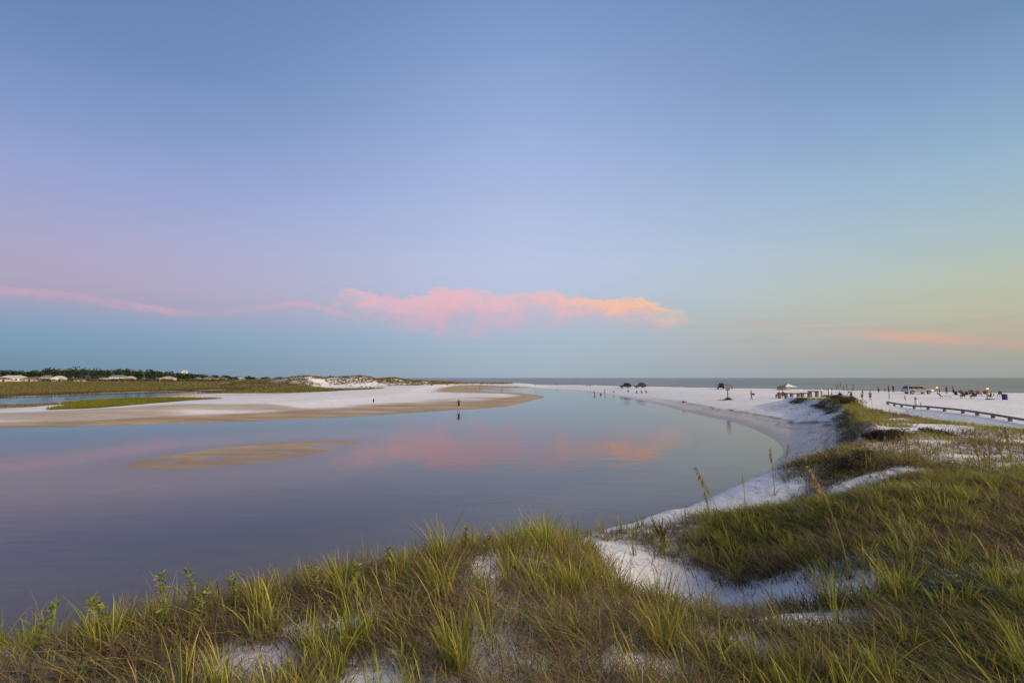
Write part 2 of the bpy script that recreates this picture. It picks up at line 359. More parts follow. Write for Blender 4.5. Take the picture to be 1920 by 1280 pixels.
# ------------------------------------------------------------------ object helpers
def tag(o, label=None, cat=None, group=None, kind=None):
    if label: o['label'] = label
    if cat: o['category'] = cat
    if group: o['group'] = group
    if kind: o['kind'] = kind
    return o
def empty(name, loc, rz=0.0, scale=1.0):
    o = bpy.data.objects.new(name, None); COL.objects.link(o); o.empty_display_size = 0.2
    o.location = loc; o.rotation_euler = (0, 0, rz); o.scale = (scale,)*3
    return o
def add_obj(name, me, m=None, parent=None, smooth=False):
    o = bpy.data.objects.new(name, me); COL.objects.link(o)
    if m is not None:
        me.materials.clear(); me.materials.append(m)
    if parent: o.parent = parent
    if smooth: me.polygons.foreach_set('use_smooth', np.ones(len(me.polygons), bool))
    return o
def np_mesh(name, V, F, attrs=None, col=None):
    """mesh from arrays; F is (n,3) or (n,4)"""
    V = np.asarray(V, np.float32); F = np.asarray(F, np.int32); k = F.shape[1]
    me = bpy.data.meshes.new(name)
    me.vertices.add(len(V)); me.vertices.foreach_set('co', V.ravel())
    me.loops.add(F.size); me.loops.foreach_set('vertex_index', F.ravel())
    me.polygons.add(len(F)); me.polygons.foreach_set('loop_start', np.arange(0, F.size, k, dtype=np.int32))
    try: me.polygons.foreach_set('loop_total', np.full(len(F), k, np.int32))
    except Exception: pass
    me.update(calc_edges=True)
    for n, a in (attrs or {}).items():
        at = me.attributes.new(n, 'FLOAT', 'POINT'); at.data.foreach_set('value', np.asarray(a, np.float32))
    if col is not None:
        at = me.attributes.new('col', 'FLOAT_COLOR', 'POINT')
        c4 = np.ones((len(V), 4), np.float32); c4[:, :3] = col; at.data.foreach_set('color', c4.ravel())
    return me

# ------------------------------------------------------------------ where plants grow (shared by ground colour and grass)
# bare sand: (x, y, half-width x, half-width y, rotation)
BARE = [(2.1,6.9,1.0,.75,-.2),(2.9,5.9,.85,.5,-.7),(3.25,5.0,.55,.45,-.6),(4.9,10.6,1.7,.75,.5),(1.55,7.6,.55,.5,0),
        (2.45,4.25,.55,.42,-.5),(-1.35,3.85,.42,.18,.1),(-1.75,3.35,.28,.22,0),(-.25,4.95,.17,.42,0),(-.85,3.05,.3,.3,0),(.9,3.35,.35,.2,0),
        (5.1,8.2,.8,.2,-.15),(6.6,8.9,1.2,.3,.1),(7.7,10.4,1.4,.32,.2),(9.8,10.2,.9,.28,.2),(12.5,13.0,1.2,.35,.1),(13.6,10.5,.8,.25,0),
        (14.8,19.6,1.9,1.6,.9),(17.5,20.2,2.4,1.0,.6),(19.6,22.5,2.0,1.3,.8),(13.2,15.4,1.4,.4,.4),(19.0,17.5,2.2,.8,.4),(23.5,19.5,1.6,1.2,0),(16.5,14.2,1.1,.35,.2),(22,28,1.8,.8,.8),(1.9,6.1,.75,.75,0),(2.5,5.35,.75,.38,-.5),(1.72,3.75,.24,.36,.3),(2.1,4.4,.3,.2,0)]
def plant_cover(x, y):
    x = np.asarray(x, float); y = np.asarray(y, float)
    sdn = sdist(x, y, DUNE)
    wz = fbm(x, y, 1.6, 3, 81)
    base = ss(-1.1, 0.2, sdn+0.5*wz)*1.0
    base = np.where((x < 3.0) & (y < 9), np.maximum(base, ss(-2.6, -0.6, sdn+0.7*wz)), base)
    base = base*(1-.62*ss(53, 58, y))
    v = base*ss(-0.75, 0.10, fbm(x, y, 1.9, 3, 91)+0.34-0.16*ss(10, 18, y)+0.62*ss(3.5, 4.4, x)*ss(10.5, 8, y))
    for bx, by, a, b, r in BARE:
        c, s_ = math.cos(r), math.sin(r)
        qx = ((x-bx)*c+(y-by)*s_)/a; qy = (-(x-bx)*s_+(y-by)*c)/b
        v = v*(1-0.97*ss(1.35, 0.65, np.sqrt(qx*qx+qy*qy)+0.35*wz))
    return v
MARSH_A = [(-69.3,73.6),(-83.7,91.5),(-90.5,101.9),(-92,116),(-77,117),(-68,112.5),(-69.4,101.9),(-66,86.3),(-63.4,74.6)]
MARSH_B = [(-120,86),(-101.3,89.6),(-91.6,88),(-87.7,97),(-80.5,85),(-80.8,76.9),(-84.4,74.6),(-120,66)]
MARSH_C = [(-300,126),(-131,126),(-136,143),(-137,162),(-130,180),(-127,213),(-118,205),(-108,170),(-98,150),(-80,158),(-58,176),(-52,188),(-66,208),(-92,228),(-128,242),(-200,265),(-300,300)]
def marsh_cover(x, y):
    w = fbm(x, y, 5, 3, 101); w2 = fbm(x, y, 16, 3, 107)
    a = ss(-0.6, 0.8, sdist(x, y, MARSH_A)+1.5*w); b = ss(-1, 1.5, sdist(x, y, MARSH_B)+2.5*w)*0.75
    c = ss(-3, 3, sdist(x, y, MARSH_C)+6*w2)
    c = c*np.where(x > -100, ss(-0.55, 0.25, w2+0.25), 1)
    return a, b, c

# ------------------------------------------------------------------ ground and water sheets (one polar grid, finer in front)
def build_ground():
    A = np.concatenate([np.arange(-180, -62, 6.0), np.arange(-62, 62, 0.155), np.arange(62, 180, 6.0)])
    r1 = 1.2*np.exp(np.arange(0, 1000)*0.0165)
    rr = [0.0, 0.6]; r = 1.2
    while r < 4200:
        rr.append(r); r *= 1.0165 if r < 420 else 1.05
    rr = np.array(rr); nr, na = len(rr), len(A)
    TH, RR = np.meshgrid(np.radians(A), rr)
    X = (RR*np.sin(TH)).ravel(); Y = (RR*np.cos(TH)).ravel()
    Z = height(X, Y)
    i = np.arange(nr-1)[:, None]*na; j = np.arange(na)[None, :]; j2 = (j+1) % na
    F = np.stack([i+j, i+j2, i+na+j2, i+na+j], -1).reshape(-1, 4)
    dL = -sdist(X, Y, LAGOON); near = ss(-10, 10, sdist(X, Y, NEAR)); wob = fbm(X, Y, 9, 4, 111)
    dC = -sdist(X, Y, CREEK); dW = np.minimum(dL, dC)
    bw = 6+14*np.exp(-((X+22)/16.0)**2)
    wet = ss(0.045, -0.02, Z+0.012*wob)*(Z > -3)
    wet = np.maximum(wet*0.9, near*ss(0.34, 0.10, Z)*ss(3.4, 1.2, dL+0.5*wob)*0.42)
    silt = (1-near)*ss(1.28, 0.80, dW/bw+0.22*wob)
    silt = np.maximum(silt, (1-near)*0.75*ss(0.22, 0.5, fbm(X*0.35-Y*0.2, Y*1.3, 16, 4, 131))*ss(0, 10, dL)*ss(150, 90, Y)*ss(5, -15, X))
    silt = np.maximum(silt, ss(0.25, 0.06, Z)*0.97*np.where(near > .5, ss(-2, -5, dL), 1))
    wr = dL+0.35*wob+0.5*fbm(X, Y, 2.5, 2, 141)
    band = near*ss(3.6, 3.0, wr)*ss(140, 60, Y)
    silt = np.maximum(silt, band*0.42)
    wrack = near*(np.exp(-((wr-3.5)/(.12+.004*Y))**2)+.5*np.exp(-((wr-2.4)/(.08+.002*Y))**2))*ss(130, 60, Y)*ss(14, 22, Y)
    veg = np.zeros_like(X); q = np.hypot(X, Y) < 75
    veg[q] = plant_cover(X[q], Y[q])
    ma, mb, mc = marsh_cover(X, Y)
    marsh = np.maximum.reduce([ma, mb, mc*0.95])
    far = ss(255, 330, Y-0.25*X)*ss(-95, -150, X)
    marsh = np.maximum(marsh, far*0.9)*(Z > 0.02)
    deb = np.maximum(veg, 0.45*near*ss(0.25, 0.6, fbm(X, Y, 3.0, 3, 121)+0.1)*ss(1.2, 2.2, Z)*ss(75, 45, Y))
    # a wrack line where the last high water stood
    me = np_mesh('ground', np.stack([X, Y, Z], 1), F, dict(wet=wet, silt=silt, veg=veg, marsh=marsh, debris=deb, wrack=wrack))
    o = add_obj('ground', me, ground_material(), smooth=True); tag(o, kind='structure')
    # water: cells of the same grid that lie at or under the waterline
    Zq = Z[F]; low = Zq.min(1) < 0.035
    cx = X[F].mean(1); cy = Y[F].mean(1)
    seaside = sdist(cx, cy, [(p[0]-1, p[1]-2) for p in CREST]+[(30000,-500),(30000,30000),(-30000,30000)]) > 0
    ax = Y.max()
    def sheet(name, sel, m, zz):
        f = F[sel]; ids, inv = np.unique(f.ravel(), return_inverse=True)
        V = np.stack([X[ids], Y[ids], np.full(len(ids), zz)], 1)
        me = np_mesh(name, V, inv.reshape(-1, 4), dict(depth=np.maximum(-Z[ids], 0)))
        o = add_obj(name, me, m, smooth=True); tag(o, kind='structure'); return o
    lag = water_material('lagoon_water', (0.020, 0.020, 0.028, 1), (0.10, 0.075, 0.05, 1), 4.2, 0.035,
        dict(patch=0.045, lo=0.10, w=[(0.75, 0.020, 14, 0.35), (2.4, 0.0085, 8, 0.30), (7.0, 0.0018, 20, 0.4)]))
    sea = water_material('gulf_water', (0.05, 0.062, 0.07, 1), (0.16, 0.15, 0.13, 1), 1.5, 0.16,
        dict(patch=0.006, lo=0.6, w=[(0.10, 1.5, 6, 0.22), (0.45, 0.42, -8, 0.35), (1.8, 0.10, 10, 0.5)]), ior=1.333, mirror=0.58)
    sheet('lagoon', low & ~seaside, lag, 0.0)
    sheet('sea', low & seaside, sea, 0.0)
    # the open gulf out to the horizon
    ang = np.radians(np.arange(-100, 161, 2.0)); r0 = rr[-1]
    rad = r0*1.0*np.power(12.0, np.linspace(0, 1, 14))
    V = np.array([(q*math.sin(a), q*math.cos(a), 0.0) for q in rad for a in ang]); n = len(ang)
    F2 = [(k*n+i, k*n+i+1, (k+1)*n+i+1, (k+1)*n+i) for k in range(len(rad)-1) for i in range(n-1)]
    me = np_mesh('open_sea', V, F2, dict(depth=np.full(len(V), 5.0)))
    tag(add_obj('open_sea', me, sea, smooth=True), kind='structure')
build_ground()

# ================================================================== vegetation
def leaf_material(name, trans=0.3, rough=0.65):
    m, g, out = mat(name)
    c = g.node('ShaderNodeAttribute', attribute_name='col').outputs['Color']
    b = g.node('ShaderNodeBsdfPrincipled'); g.put(b.inputs['Base Color'], c); b.inputs['Roughness'].default_value = rough; b.inputs['Specular IOR Level'].default_value = 0.25
    t = g.node('ShaderNodeBsdfTranslucent'); g.put(t.inputs[0], c)
    mx = g.node('ShaderNodeMixShader'); mx.inputs[0].default_value = trans
    g.l.new(b.outputs[0], mx.inputs[1]); g.l.new(t.outputs[0], mx.inputs[2]); g.l.new(mx.outputs[0], out.inputs[0]); return m
M_LEAF = leaf_material('plant_leaf'); M_STRAW = leaf_material('dry_stalk', 0.15, 0.8)

def blades(P, h, w, az, lean, curl, cb, ct, seg=3, face=None):
    """ribbons: base P(n,3), height, width, lean azimuth, lean amount, droop; colours at base and tip"""
    n = len(P); k = 2*seg+1
    d = np.stack([np.cos(az), np.sin(az), np.zeros(n)], 1)
    fa = az+math.pi/2+RNG.normal(0, 0.7, n) if face is None else face
    s = np.stack([np.cos(fa), np.sin(fa), np.zeros(n)], 1)
    V = np.zeros((n, k, 3)); C = np.zeros((n, k, 3))
    for i in range(seg+1):
        t = i/seg
        up = h*(t-curl*t*t*0.55); out = h*lean*(0.35*t+0.65*t**2.2)
        c = P+d*out[:, None]; c = c.copy(); c[:, 2] += up
        wd = w*(1-0.35*t)
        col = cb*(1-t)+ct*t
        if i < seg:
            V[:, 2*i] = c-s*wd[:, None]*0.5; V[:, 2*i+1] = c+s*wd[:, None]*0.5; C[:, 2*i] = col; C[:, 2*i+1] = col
        else:
            V[:, 2*i] = c; C[:, 2*i] = col
    f = []
    for i in range(seg-1):
        f += [(2*i, 2*i+1, 2*i+3), (2*i, 2*i+3, 2*i+2)]
    f.append((2*seg-2, 2*seg-1, 2*seg))
    f = np.array(f); F = (np.arange(n)[:, None, None]*k+f[None]).reshape(-1, 3)
    return V.reshape(-1, 3), F, C.reshape(-1, 3)
class Acc:
    def __init__(s): s.V = []; s.F = []; s.C = []; s.n = 0
    def add(s, V, F, C):
        s.V.append(V); s.F.append(F+s.n); s.C.append(np.broadcast_to(C, V.shape)); s.n += len(V)
    def mesh(s, name): return np_mesh(name, np.concatenate(s.V), np.concatenate(s.F), col=np.concatenate(s.C))
def jit(c, n, v=0.22, hue=0.10):
    c = np.asarray(c, float)[None]*(1+RNG.normal(0, v, (n, 1)))*(1+RNG.normal(0, hue, (n, 3)))
    return np.clip(c, 0.008, 0.7)
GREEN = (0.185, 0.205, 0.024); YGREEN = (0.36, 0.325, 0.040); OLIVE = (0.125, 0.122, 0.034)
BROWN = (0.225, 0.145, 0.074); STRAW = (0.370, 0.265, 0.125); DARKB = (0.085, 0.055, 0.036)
WIND = R(158)            # blades lean a little to the left and away

def tufts(acc, x, y, z, nb, hmin, hmax, rad, col, tip, w, lean, curl, seg=3):
    """many tufts at once: x, y, z and the per-tuft arrays are repeated nb times each"""
    nb = np.broadcast_to(nb, np.shape(x)); e = lambda q: np.repeat(np.broadcast_to(q, np.shape(x)), nb)
    n = int(nb.sum()); a = RNG.uniform(0, 2*math.pi, n); r = e(rad)*np.sqrt(RNG.uniform(0, 1, n))
    P = np.stack([e(x)+r*np.cos(a), e(y)+r*np.sin(a), e(z)-0.03], 1)
    h = e(hmin)+(e(hmax)-e(hmin))*RNG.uniform(0, 1, n)
    az = np.where(RNG.uniform(0, 1, n) < 0.16, WIND+RNG.normal(0, 0.5, n), a+RNG.normal(0, 0.6, n))
    v = (1+RNG.normal(0, .22, (n, 1)))*(1+RNG.normal(0, .10, (n, 3)))
    cb = np.clip(np.repeat(col, nb, 0)*v, .008, .7); ct = np.clip(np.repeat(tip, nb, 0)*v, .008, .7)
    acc.add(*blades(P, h, e(w)*RNG.uniform(0.7, 1.3, n), az, lean*RNG.uniform(0.3, 1.5, n), curl*RNG.uniform(0.3, 1.4, n), cb, ct, seg))
def tuft(acc, x, y, z, n, hmin, hmax, rad, col, tip, w, lean, curl, seg=3):
    tufts(acc, np.array([x]), np.array([y]), np.array([z]), np.array([n]), hmin, hmax, rad, np.array([col]), np.array([tip]), w, lean, curl, seg)
def pick(n, pairs, weight=None):
    i = RNG.choice(len(pairs), n, p=weight); A = np.array(pairs, float)
    return A[i, 0], A[i, 1]

def foreground_grass():
    acc = Acc()
    def centres(n, r0, r1, a0=-64, a1=64, pw=1.0):
        """tuft centres, even along the radius so that near ground is densest"""
        r = r0+(r1-r0)*RNG.uniform(0, 1, n)**pw; a = np.radians(RNG.uniform(a0, a1, n))
        return r*np.sin(a), r*np.cos(a), r
    # 1. matted dead grass, greener on the right
    x, y, r = centres(36000, 1.3, 16, pw=1.2); cov = plant_cover(x, y); br = fbm(x, y, 2.2, 3, 201)
    keep = RNG.uniform(0, 1, len(x)) < cov*np.clip(0.80+0.8*br, 0.30, 1)
    x, y, r, br = x[keep], y[keep], r[keep], br[keep]; z = height(x, y); n = len(x)
    g = (x > 3.4)[:, None]
    c1, t1 = pick(n, [(DARKB, STRAW), (BROWN, BROWN), (DARKB, BROWN), (DARKB, BROWN), (OLIVE, YGREEN)])
    c2, t2 = pick(n, [(DARKB, BROWN), (OLIVE, GREEN), (OLIVE, YGREEN), (DARKB, OLIVE), (GREEN, YGREEN)])
    hh = 0.10+0.17*np.maximum(0, br+0.45)
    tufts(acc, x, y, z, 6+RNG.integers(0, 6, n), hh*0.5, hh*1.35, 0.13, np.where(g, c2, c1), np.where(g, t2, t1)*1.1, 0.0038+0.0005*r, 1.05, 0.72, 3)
    # extra low green-brown growth that closes the right-hand side
    x, y, r = centres(24000, 2.6, 15, 22, 60, 1.0); cov = plant_cover(x, y)
    pn = fbm(x, y, 1.5, 3, 205)
    keep = RNG.uniform(0, 1, len(x)) < cov*ss(-0.62, -0.05, pn+RNG.normal(0, .1, len(x))); x, y, r = x[keep], y[keep], r[keep]; z = height(x, y); n = len(x)
    bp = (fbm(x, y, 2.0, 3, 207)+RNG.normal(0, .2, n) > 0.02)[:, None]
    c1, t1 = pick(n, [(DARKB, BROWN), (BROWN, STRAW), (DARKB, DARKB), (BROWN, BROWN), (OLIVE, BROWN)])
    c, t = pick(n, [(DARKB, BROWN), (OLIVE, GREEN), (OLIVE, YGREEN), (DARKB, OLIVE), (OLIVE, OLIVE)])
    c, t = np.where(bp, c1, c), np.where(bp, t1, t)
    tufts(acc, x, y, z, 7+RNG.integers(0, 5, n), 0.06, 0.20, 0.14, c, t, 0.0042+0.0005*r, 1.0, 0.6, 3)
    # 2. green clumps that stand up out of it
    x, y, r = centres(8000, 1.5, 18, pw=1.15); cov = plant_cover(x, y); gn = fbm(x, y, 1.3, 2, 211)
    keep = RNG.uniform(0, 1, len(x)) < cov*np.clip(0.40+0.9*gn+0.8*fbm(x, y, 2.4, 2, 215)+0.22*(x > 3), 0.04, 1)*0.85
    x, y, r = x[keep], y[keep], r[keep]; z = height(x, y); n = len(x)
    c, t = pick(n, [(GREEN, YGREEN), (YGREEN, YGREEN), (GREEN, STRAW), (GREEN, YGREEN)])
    H = RNG.uniform(0.20, 0.44, n)*np.where(RNG.uniform(0, 1, n) < 0.78, 1.0, 1.35)*np.where(x > 3.4, 0.85, 1.0)
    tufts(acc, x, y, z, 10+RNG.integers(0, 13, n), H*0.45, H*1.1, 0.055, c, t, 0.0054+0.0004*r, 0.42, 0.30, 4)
    # 3. seedlings and stubble that dot the bare sand
    x, y, r = centres(11000, 1.5, 18); cov = plant_cover(x, y); sdn = sdist(x, y, DUNE)
    keep = (RNG.uniform(0, 1, len(x)) < 0.48) & (cov < 0.5) & (sdn > -1.6) & (fbm(x, y, 0.9, 2, 221) > -0.2)
    x, y, r = x[keep], y[keep], r[keep]; z = height(x, y); n = len(x)
    c, t = pick(n, [(BROWN, BROWN), (DARKB, DARKB), (GREEN, YGREEN), (STRAW, STRAW)])
    tufts(acc, x, y, z, 4+RNG.integers(0, 5, n), 0.03, 0.13, 0.07, c, t, 0.004+0.0004*r, 1.1, 0.6, 2)
    o = add_obj('dune_grass', acc.mesh('dune_grass'), M_LEAF)
    tag(o, 'dense mat of green and dead brown grass over the near dune', 'grass', kind='stuff')

def ridge_grass():
    acc = Acc()
    n = 70000
    x = RNG.uniform(4, 40, n); y = RNG.uniform(10, 60, n)
    cov = plant_cover(x, y)
    keep = (RNG.uniform(0, 1, n) < cov*np.clip(1.1-0.008*y, 0.3, 1)) & (np.hypot(x, y) > 13)
    x, y = x[keep], y[keep]; z = height(x, y); r = np.hypot(x, y); n = len(x)
    g = (fbm(x, y, 4.5, 3, 231)+RNG.normal(0, 0.25, n))[:, None]
    sel = lambda a, b, c_, d: np.where(g > 0.05, np.array(a)[None], np.where(g > -0.15, np.array(b)[None], np.where(g > -0.36, np.array(c_)[None], np.array(d)[None])))
    H = RNG.uniform(0.13, 0.34, n)*np.where(y < 30, 1.0, 1.35)
    tufts(acc, x, y, z, 5, H*0.5, H*1.2, 0.17, sel(GREEN, YGREEN, BROWN, DARKB), sel(YGREEN, STRAW, STRAW, BROWN), 0.0055+0.00050*r, 0.8, 0.5, 2)
    # dark roots and dead grass hanging over the cut bank
    edge = np.array([(11.0,14.9),(12.9,17.2),(18.5,25.6),(24.7,35),(31,46),(35.4,55.6),(36.6,62)])
    def along(m):
        t = RNG.uniform(0, 1, m)**0.9*(len(edge)-1.001); i = t.astype(int); f = (t-i)[:, None]
        return (edge[i]*(1-f)+edge[i+1]*f).T
    ex, ey = along(2600); k = vnoise(ex*0.45, ey*0.45, 241) > 0.40; ex, ey = ex[k], ey[k]; m = len(ex)
    off = RNG.uniform(-0.15, 1.15, m); px, py = np.repeat(ex-off*0.84, 5), np.repeat(ey+off*0.54, 5); m *= 5
    px = px+RNG.normal(0, .12, m); py = py+RNG.normal(0, .12, m)
    c, t = pick(m, [(DARKB, DARKB), (DARKB, BROWN), (BROWN, BROWN)])
    acc.add(*blades(np.stack([px, py, height(px, py)], 1), RNG.uniform(.12, .32, m), 0.012+0.0005*py, R(147)+RNG.normal(0, 0.5, m), RNG.uniform(.8, 1.8, m), RNG.uniform(1.2, 2.2, m), c, t, 2))
    # plants slipped down the bank
    ex, ey = along(520); off = 0.6+RNG.exponential(1.6, 520); px, py = ex-off*0.84, ey+off*0.54
    px = np.concatenate([px, px+.16, px+.3]); py = np.concatenate([py, py-.1, py-.2]); k = RNG.uniform(0, 1, len(px)) < .7; px, py = px[k], py[k]
    z = height(px, py); k = z > .5; px, py, z = px[k], py[k], z[k]; m = len(px)
    c, t = pick(m, [(DARKB, BROWN), (BROWN, BROWN)])
    tufts(acc, px, py, z, 5, 0.04, 0.17, 0.16, c, t, 0.012+0.0004*py, 1.2, 0.7, 2)
    o = add_obj('ridge_grass', acc.mesh('ridge_grass'), M_LEAF)
    tag(o, 'sparse green and brown grass along the cut dune ridge', 'grass', kind='stuff')

def far_grass():
    # bright salt marsh patches on the spit
    for poly, nm, lab, n, dens, cols in ((MARSH_A, 'marsh_grass', 'bright green marsh grass island beside the back creek', 52000, 1.0, [((0.130,0.155,0.012),(0.215,0.205,0.016)), ((0.105,0.130,0.012),(0.175,0.180,0.018))]),
                                         (MARSH_B, 'marsh_grass', 'thin olive marsh grass strip where the creek meets the spit', 16000, 0.55, [((0.11,0.11,0.02),(0.20,0.18,0.04)), ((0.14,0.10,0.04),(0.22,0.16,0.07))])):
        acc = Acc()
        xs = [p[0] for p in poly]; ys = [p[1] for p in poly]
        x = RNG.uniform(min(xs)-3, max(xs)+3, n); y = RNG.uniform(min(ys)-3, max(ys)+3, n)
        c = ss(-0.6, 0.8, sdist(x, y, poly)+1.5*fbm(x, y, 5, 3, 101))*dens; z = height(x, y)
        k = (RNG.uniform(0, 1, n) < c) & (z > 0.0); x, y, z = x[k], y[k], z[k]; m = len(x)
        cl = (fbm(x, y, 9, 3, 251) > 0)
        cb = np.where(cl[:, None], jit(cols[0][0], m, .15), jit(cols[1][0], m, .15)); ct = np.where(cl[:, None], jit(cols[0][1], m, .15), jit(cols[1][1], m, .15))
        acc.add(*blades(np.stack([x, y, z-.02], 1), RNG.uniform(.22, .5, m), RNG.uniform(.05, .10, m), RNG.uniform(0, 6.28, m), RNG.uniform(.1, .5, m), np.zeros(m), cb, ct, 2))
        tag(add_obj(nm, acc.mesh(nm), M_LEAF), lab, 'grass', kind='stuff')
    # reed flats on the far bank of the creek
    acc = Acc(); n = 120000
    x = -300+250*RNG.uniform(0, 1, n); y = 120+185*RNG.uniform(0, 1, n)
    _, _, c = marsh_cover(x, y); c = np.maximum(c, ss(225, 270, y-0.2*x)*ss(-118, -140, x)*0.8)
    z = height(x, y); inv = np.abs(np.degrees(np.arctan2(x, y))) < 56
    k = (RNG.uniform(0, 1, n) < c*0.8) & (z > 0.03) & inv; x, y, z = x[k], y[k], z[k]; m = len(x)
    f = ss(-0.35, 0.35, fbm(x*0.4, y, 22, 3, 261)+RNG.normal(0, .15, m))[:, None]
    edge_ = ss(22, 3, -sdist(x, y, CREEK))[:, None]
    cb = jit((.125, .135, .018), m, .15)*f+jit((.135, .095, .035), m, .15)*(1-f); cb = cb*(1-edge_)+jit((.075, .048, .022), m)*edge_
    ct = jit((.195, .20, .032), m, .15)*f+jit((.21, .155, .06), m, .15)*(1-f); ct = ct*(1-0.7*edge_)+jit((.085, .055, .026), m)*0.7*edge_
    acc.add(*blades(np.stack([x, y, z-.05], 1), RNG.uniform(.25, .7, m), RNG.uniform(.14, .34, m), RNG.uniform(0, 6.28, m), RNG.uniform(.1, .4, m), np.zeros(m), cb, ct, 2))
    tag(add_obj('reed_flat', acc.mesh('reed_flat'), M_LEAF), 'olive and brown reeds on the far bank of the creek', 'reeds', kind='stuff')
    # oat tufts on the gulf dunes of the spit
    acc = Acc(); n = 60000
    x = -165+165*RNG.uniform(0, 1, n); y = 205+125*RNG.uniform(0, 1, n)
    z = height(x, y); dd, _ = pdist(x, y, FARDUNE)
    c = ss(1.2, 2.6, z+0.8*fbm(x, y, 8, 3, 271))*np.interp(x, [-150, -112, -95, -60], [.35, .45, .8, 1.0])+0.22*ss(34, 10, dd)*(fbm(x, y, 6, 3, 281) > 0.1)
    c = c*ss(-0.5, 0.12, fbm(x, y, 7, 3, 291)+0.20); c = np.where(dd < 38, c, 0)
    k = (RNG.uniform(0, 1, n) < c) & (z > 0.6); x, y, z = x[k], y[k], z[k]
    cc, ct = pick(len(x), [((.24, .17, .06),)*2, ((.28, .19, .075),)*2, ((.17, .145, .035),)*2, ((.12, .105, .035),)*2])
    tufts(acc, x, y, z, 6, .25, .75, .5, cc, ct*1.15, 0.20, 0.5, 0.2, 2)
    tag(add_obj('dune_oats', acc.mesh('dune_oats'), M_LEAF), 'golden oat tufts spread over the far spit dunes', 'grass', kind='stuff')

foreground_grass(); ridge_grass(); far_grass()

# ------------------------------------------------------------------ plants one can point at
def tube_np(path, rad, sides=6, col=None):
    """tube along path(n,3) with radius per point"""
    path = np.asarray(path, float); n = len(path); rad = np.broadcast_to(np.asarray(rad, float), (n,))
    V = []
    for i in range(n):
        d = path[min(i+1, n-1)]-path[max(i-1, 0)]; d = d/(np.linalg.norm(d)+1e-9)
        a = np.cross(d, (0, 0, 1.0)) if abs(d[2]) < 0.9 else np.cross(d, (1.0, 0, 0)); a /= np.linalg.norm(a)+1e-9; b = np.cross(d, a)
        for k in range(sides):
            t = 2*math.pi*k/sides; V.append(path[i]+rad[i]*(a*math.cos(t)+b*math.sin(t)))
    F = []
    for i in range(n-1):
        for k in range(sides):
            p, q = i*sides+k, i*sides+(k+1) % sides
            F += [(p, q, q+sides), (p, q+sides, p+sides)]
    for k in range(1, sides-1): F.append((0, k+1, k)); F.append(((n-1)*sides, (n-1)*sides+k, (n-1)*sides+k+1))
    return np.array(V), np.array(F)
def leaf_cloud(n, fn, size, cols, up=0.3, aspect=0.5):
    """n leaf quads (two triangles) at fn(n) points"""
    P = fn(n); a = RNG.normal(0, 1, (n, 3)); a[:, 2] = a[:, 2]*0.6+up; a /= np.linalg.norm(a, axis=1)[:, None]
    b = np.cross(a, RNG.normal(0, 1, (n, 3))); b /= np.linalg.norm(b, axis=1)[:, None]
    s = size*RNG.uniform(.6, 1.4, n)[:, None]
    V = np.stack([P, P+a*s*0.5+b*s*aspect*0.5, P+a*s, P+a*s*0.5-b*s*aspect*0.5], 1).reshape(-1, 3)
    i = np.arange(n)[:, None]*4; F = np.concatenate([i+np.array([[0, 1, 2]]), i+np.array([[0, 2, 3]])])
    ci = RNG.integers(len(cols), size=n); C = np.array(cols)[ci]*(1+RNG.normal(0, .18, (n, 1)))
    return V, F, np.repeat(np.clip(C, .01, .8), 4, 0)

def sea_oat(x, y, hgt, top_dx, top_dy, label, seed, head=0.30, ripe=True, group=None, thick=1.0):
    """a tall arching stalk with a drooping flat-spikelet head"""
    z = hz(x, y); root = empty('sea_oat', (x, y, z)); tag(root, label, 'sea oat', group)
    rs = np.random.default_rng(seed)
    t = np.linspace(0, 1, 14)
    path = np.stack([top_dx*(t**1.6), top_dy*(t**1.6), hgt*t-0.04*(t == 0)], 1)
    col = np.array((.36, .25, .09)) if ripe else np.array((.22, .19, .07))
    V, F = tube_np(path, (0.0065-0.0040*t)*thick, 5); add_obj('stem', np_mesh('oat_stem', V, F, col=np.broadcast_to(col, V.shape)), M_STRAW, root)
    acc = Acc(); L = head*hgt; n = 64
    side = np.sign(top_dx) if abs(top_dx) > 0.02 else -1
    for k in range(n):
        u = 1-head*(k/n); b = np.array([np.interp(u, t, path[:, j]) for j in range(3)])
        ln = (0.028+0.036*math.sin(math.pi*min(1, (k+4)/n)))*(.5+.5*thick)*min(1.4, hgt)
        a = rs.uniform(-1.3, 1.3)+(math.pi if side < 0 else 0)
        d = np.array([math.cos(a)*.75, math.sin(a)*.75, -0.55+rs.uniform(-.35, .35)]); d /= np.linalg.norm(d)
        w = np.cross(d, (0, 0, 1)); w /= np.linalg.norm(w); w = w*0.0058*thick*min(1.4, hgt)
        if rs.uniform() < .5: w = np.cross(d, w)
        V = np.array([b, b+d*ln*.45+w, b+d*ln, b+d*ln*.45-w]); F = np.array([(0, 1, 2), (0, 2, 3)])
        cc = col*rs.uniform(.75, 1.35)*np.array((1.05, .93, .85))
        acc.add(V, F, np.broadcast_to(cc, V.shape))
    add_obj('seed_head', acc.mesh('oat_head'), M_STRAW, root)
    acc = Acc(); nn = 9
    P = np.zeros((nn, 3)); P[:, :2] = rs.normal(0, .025, (nn, 2)); P[:, 2] = -0.03
    acc.add(*blades(P, rs.uniform(.22, .48, nn)*hgt, np.full(nn, .007*thick), rs.uniform(0, 6.28, nn), rs.uniform(.5, 1.1, nn), rs.uniform(.3, .8, nn), jit(GREEN, nn), jit(YGREEN, nn), 4))
    add_obj('leaves', acc.mesh('oat_leaves'), M_LEAF, root)
    return root
sea_oat(3.50, 5.19, 1.16, -.40, -.06, 'tall tan sea oat stalk with heavy drooping head, leaning over the sandy hollow', 1, .30, thick=1.15)
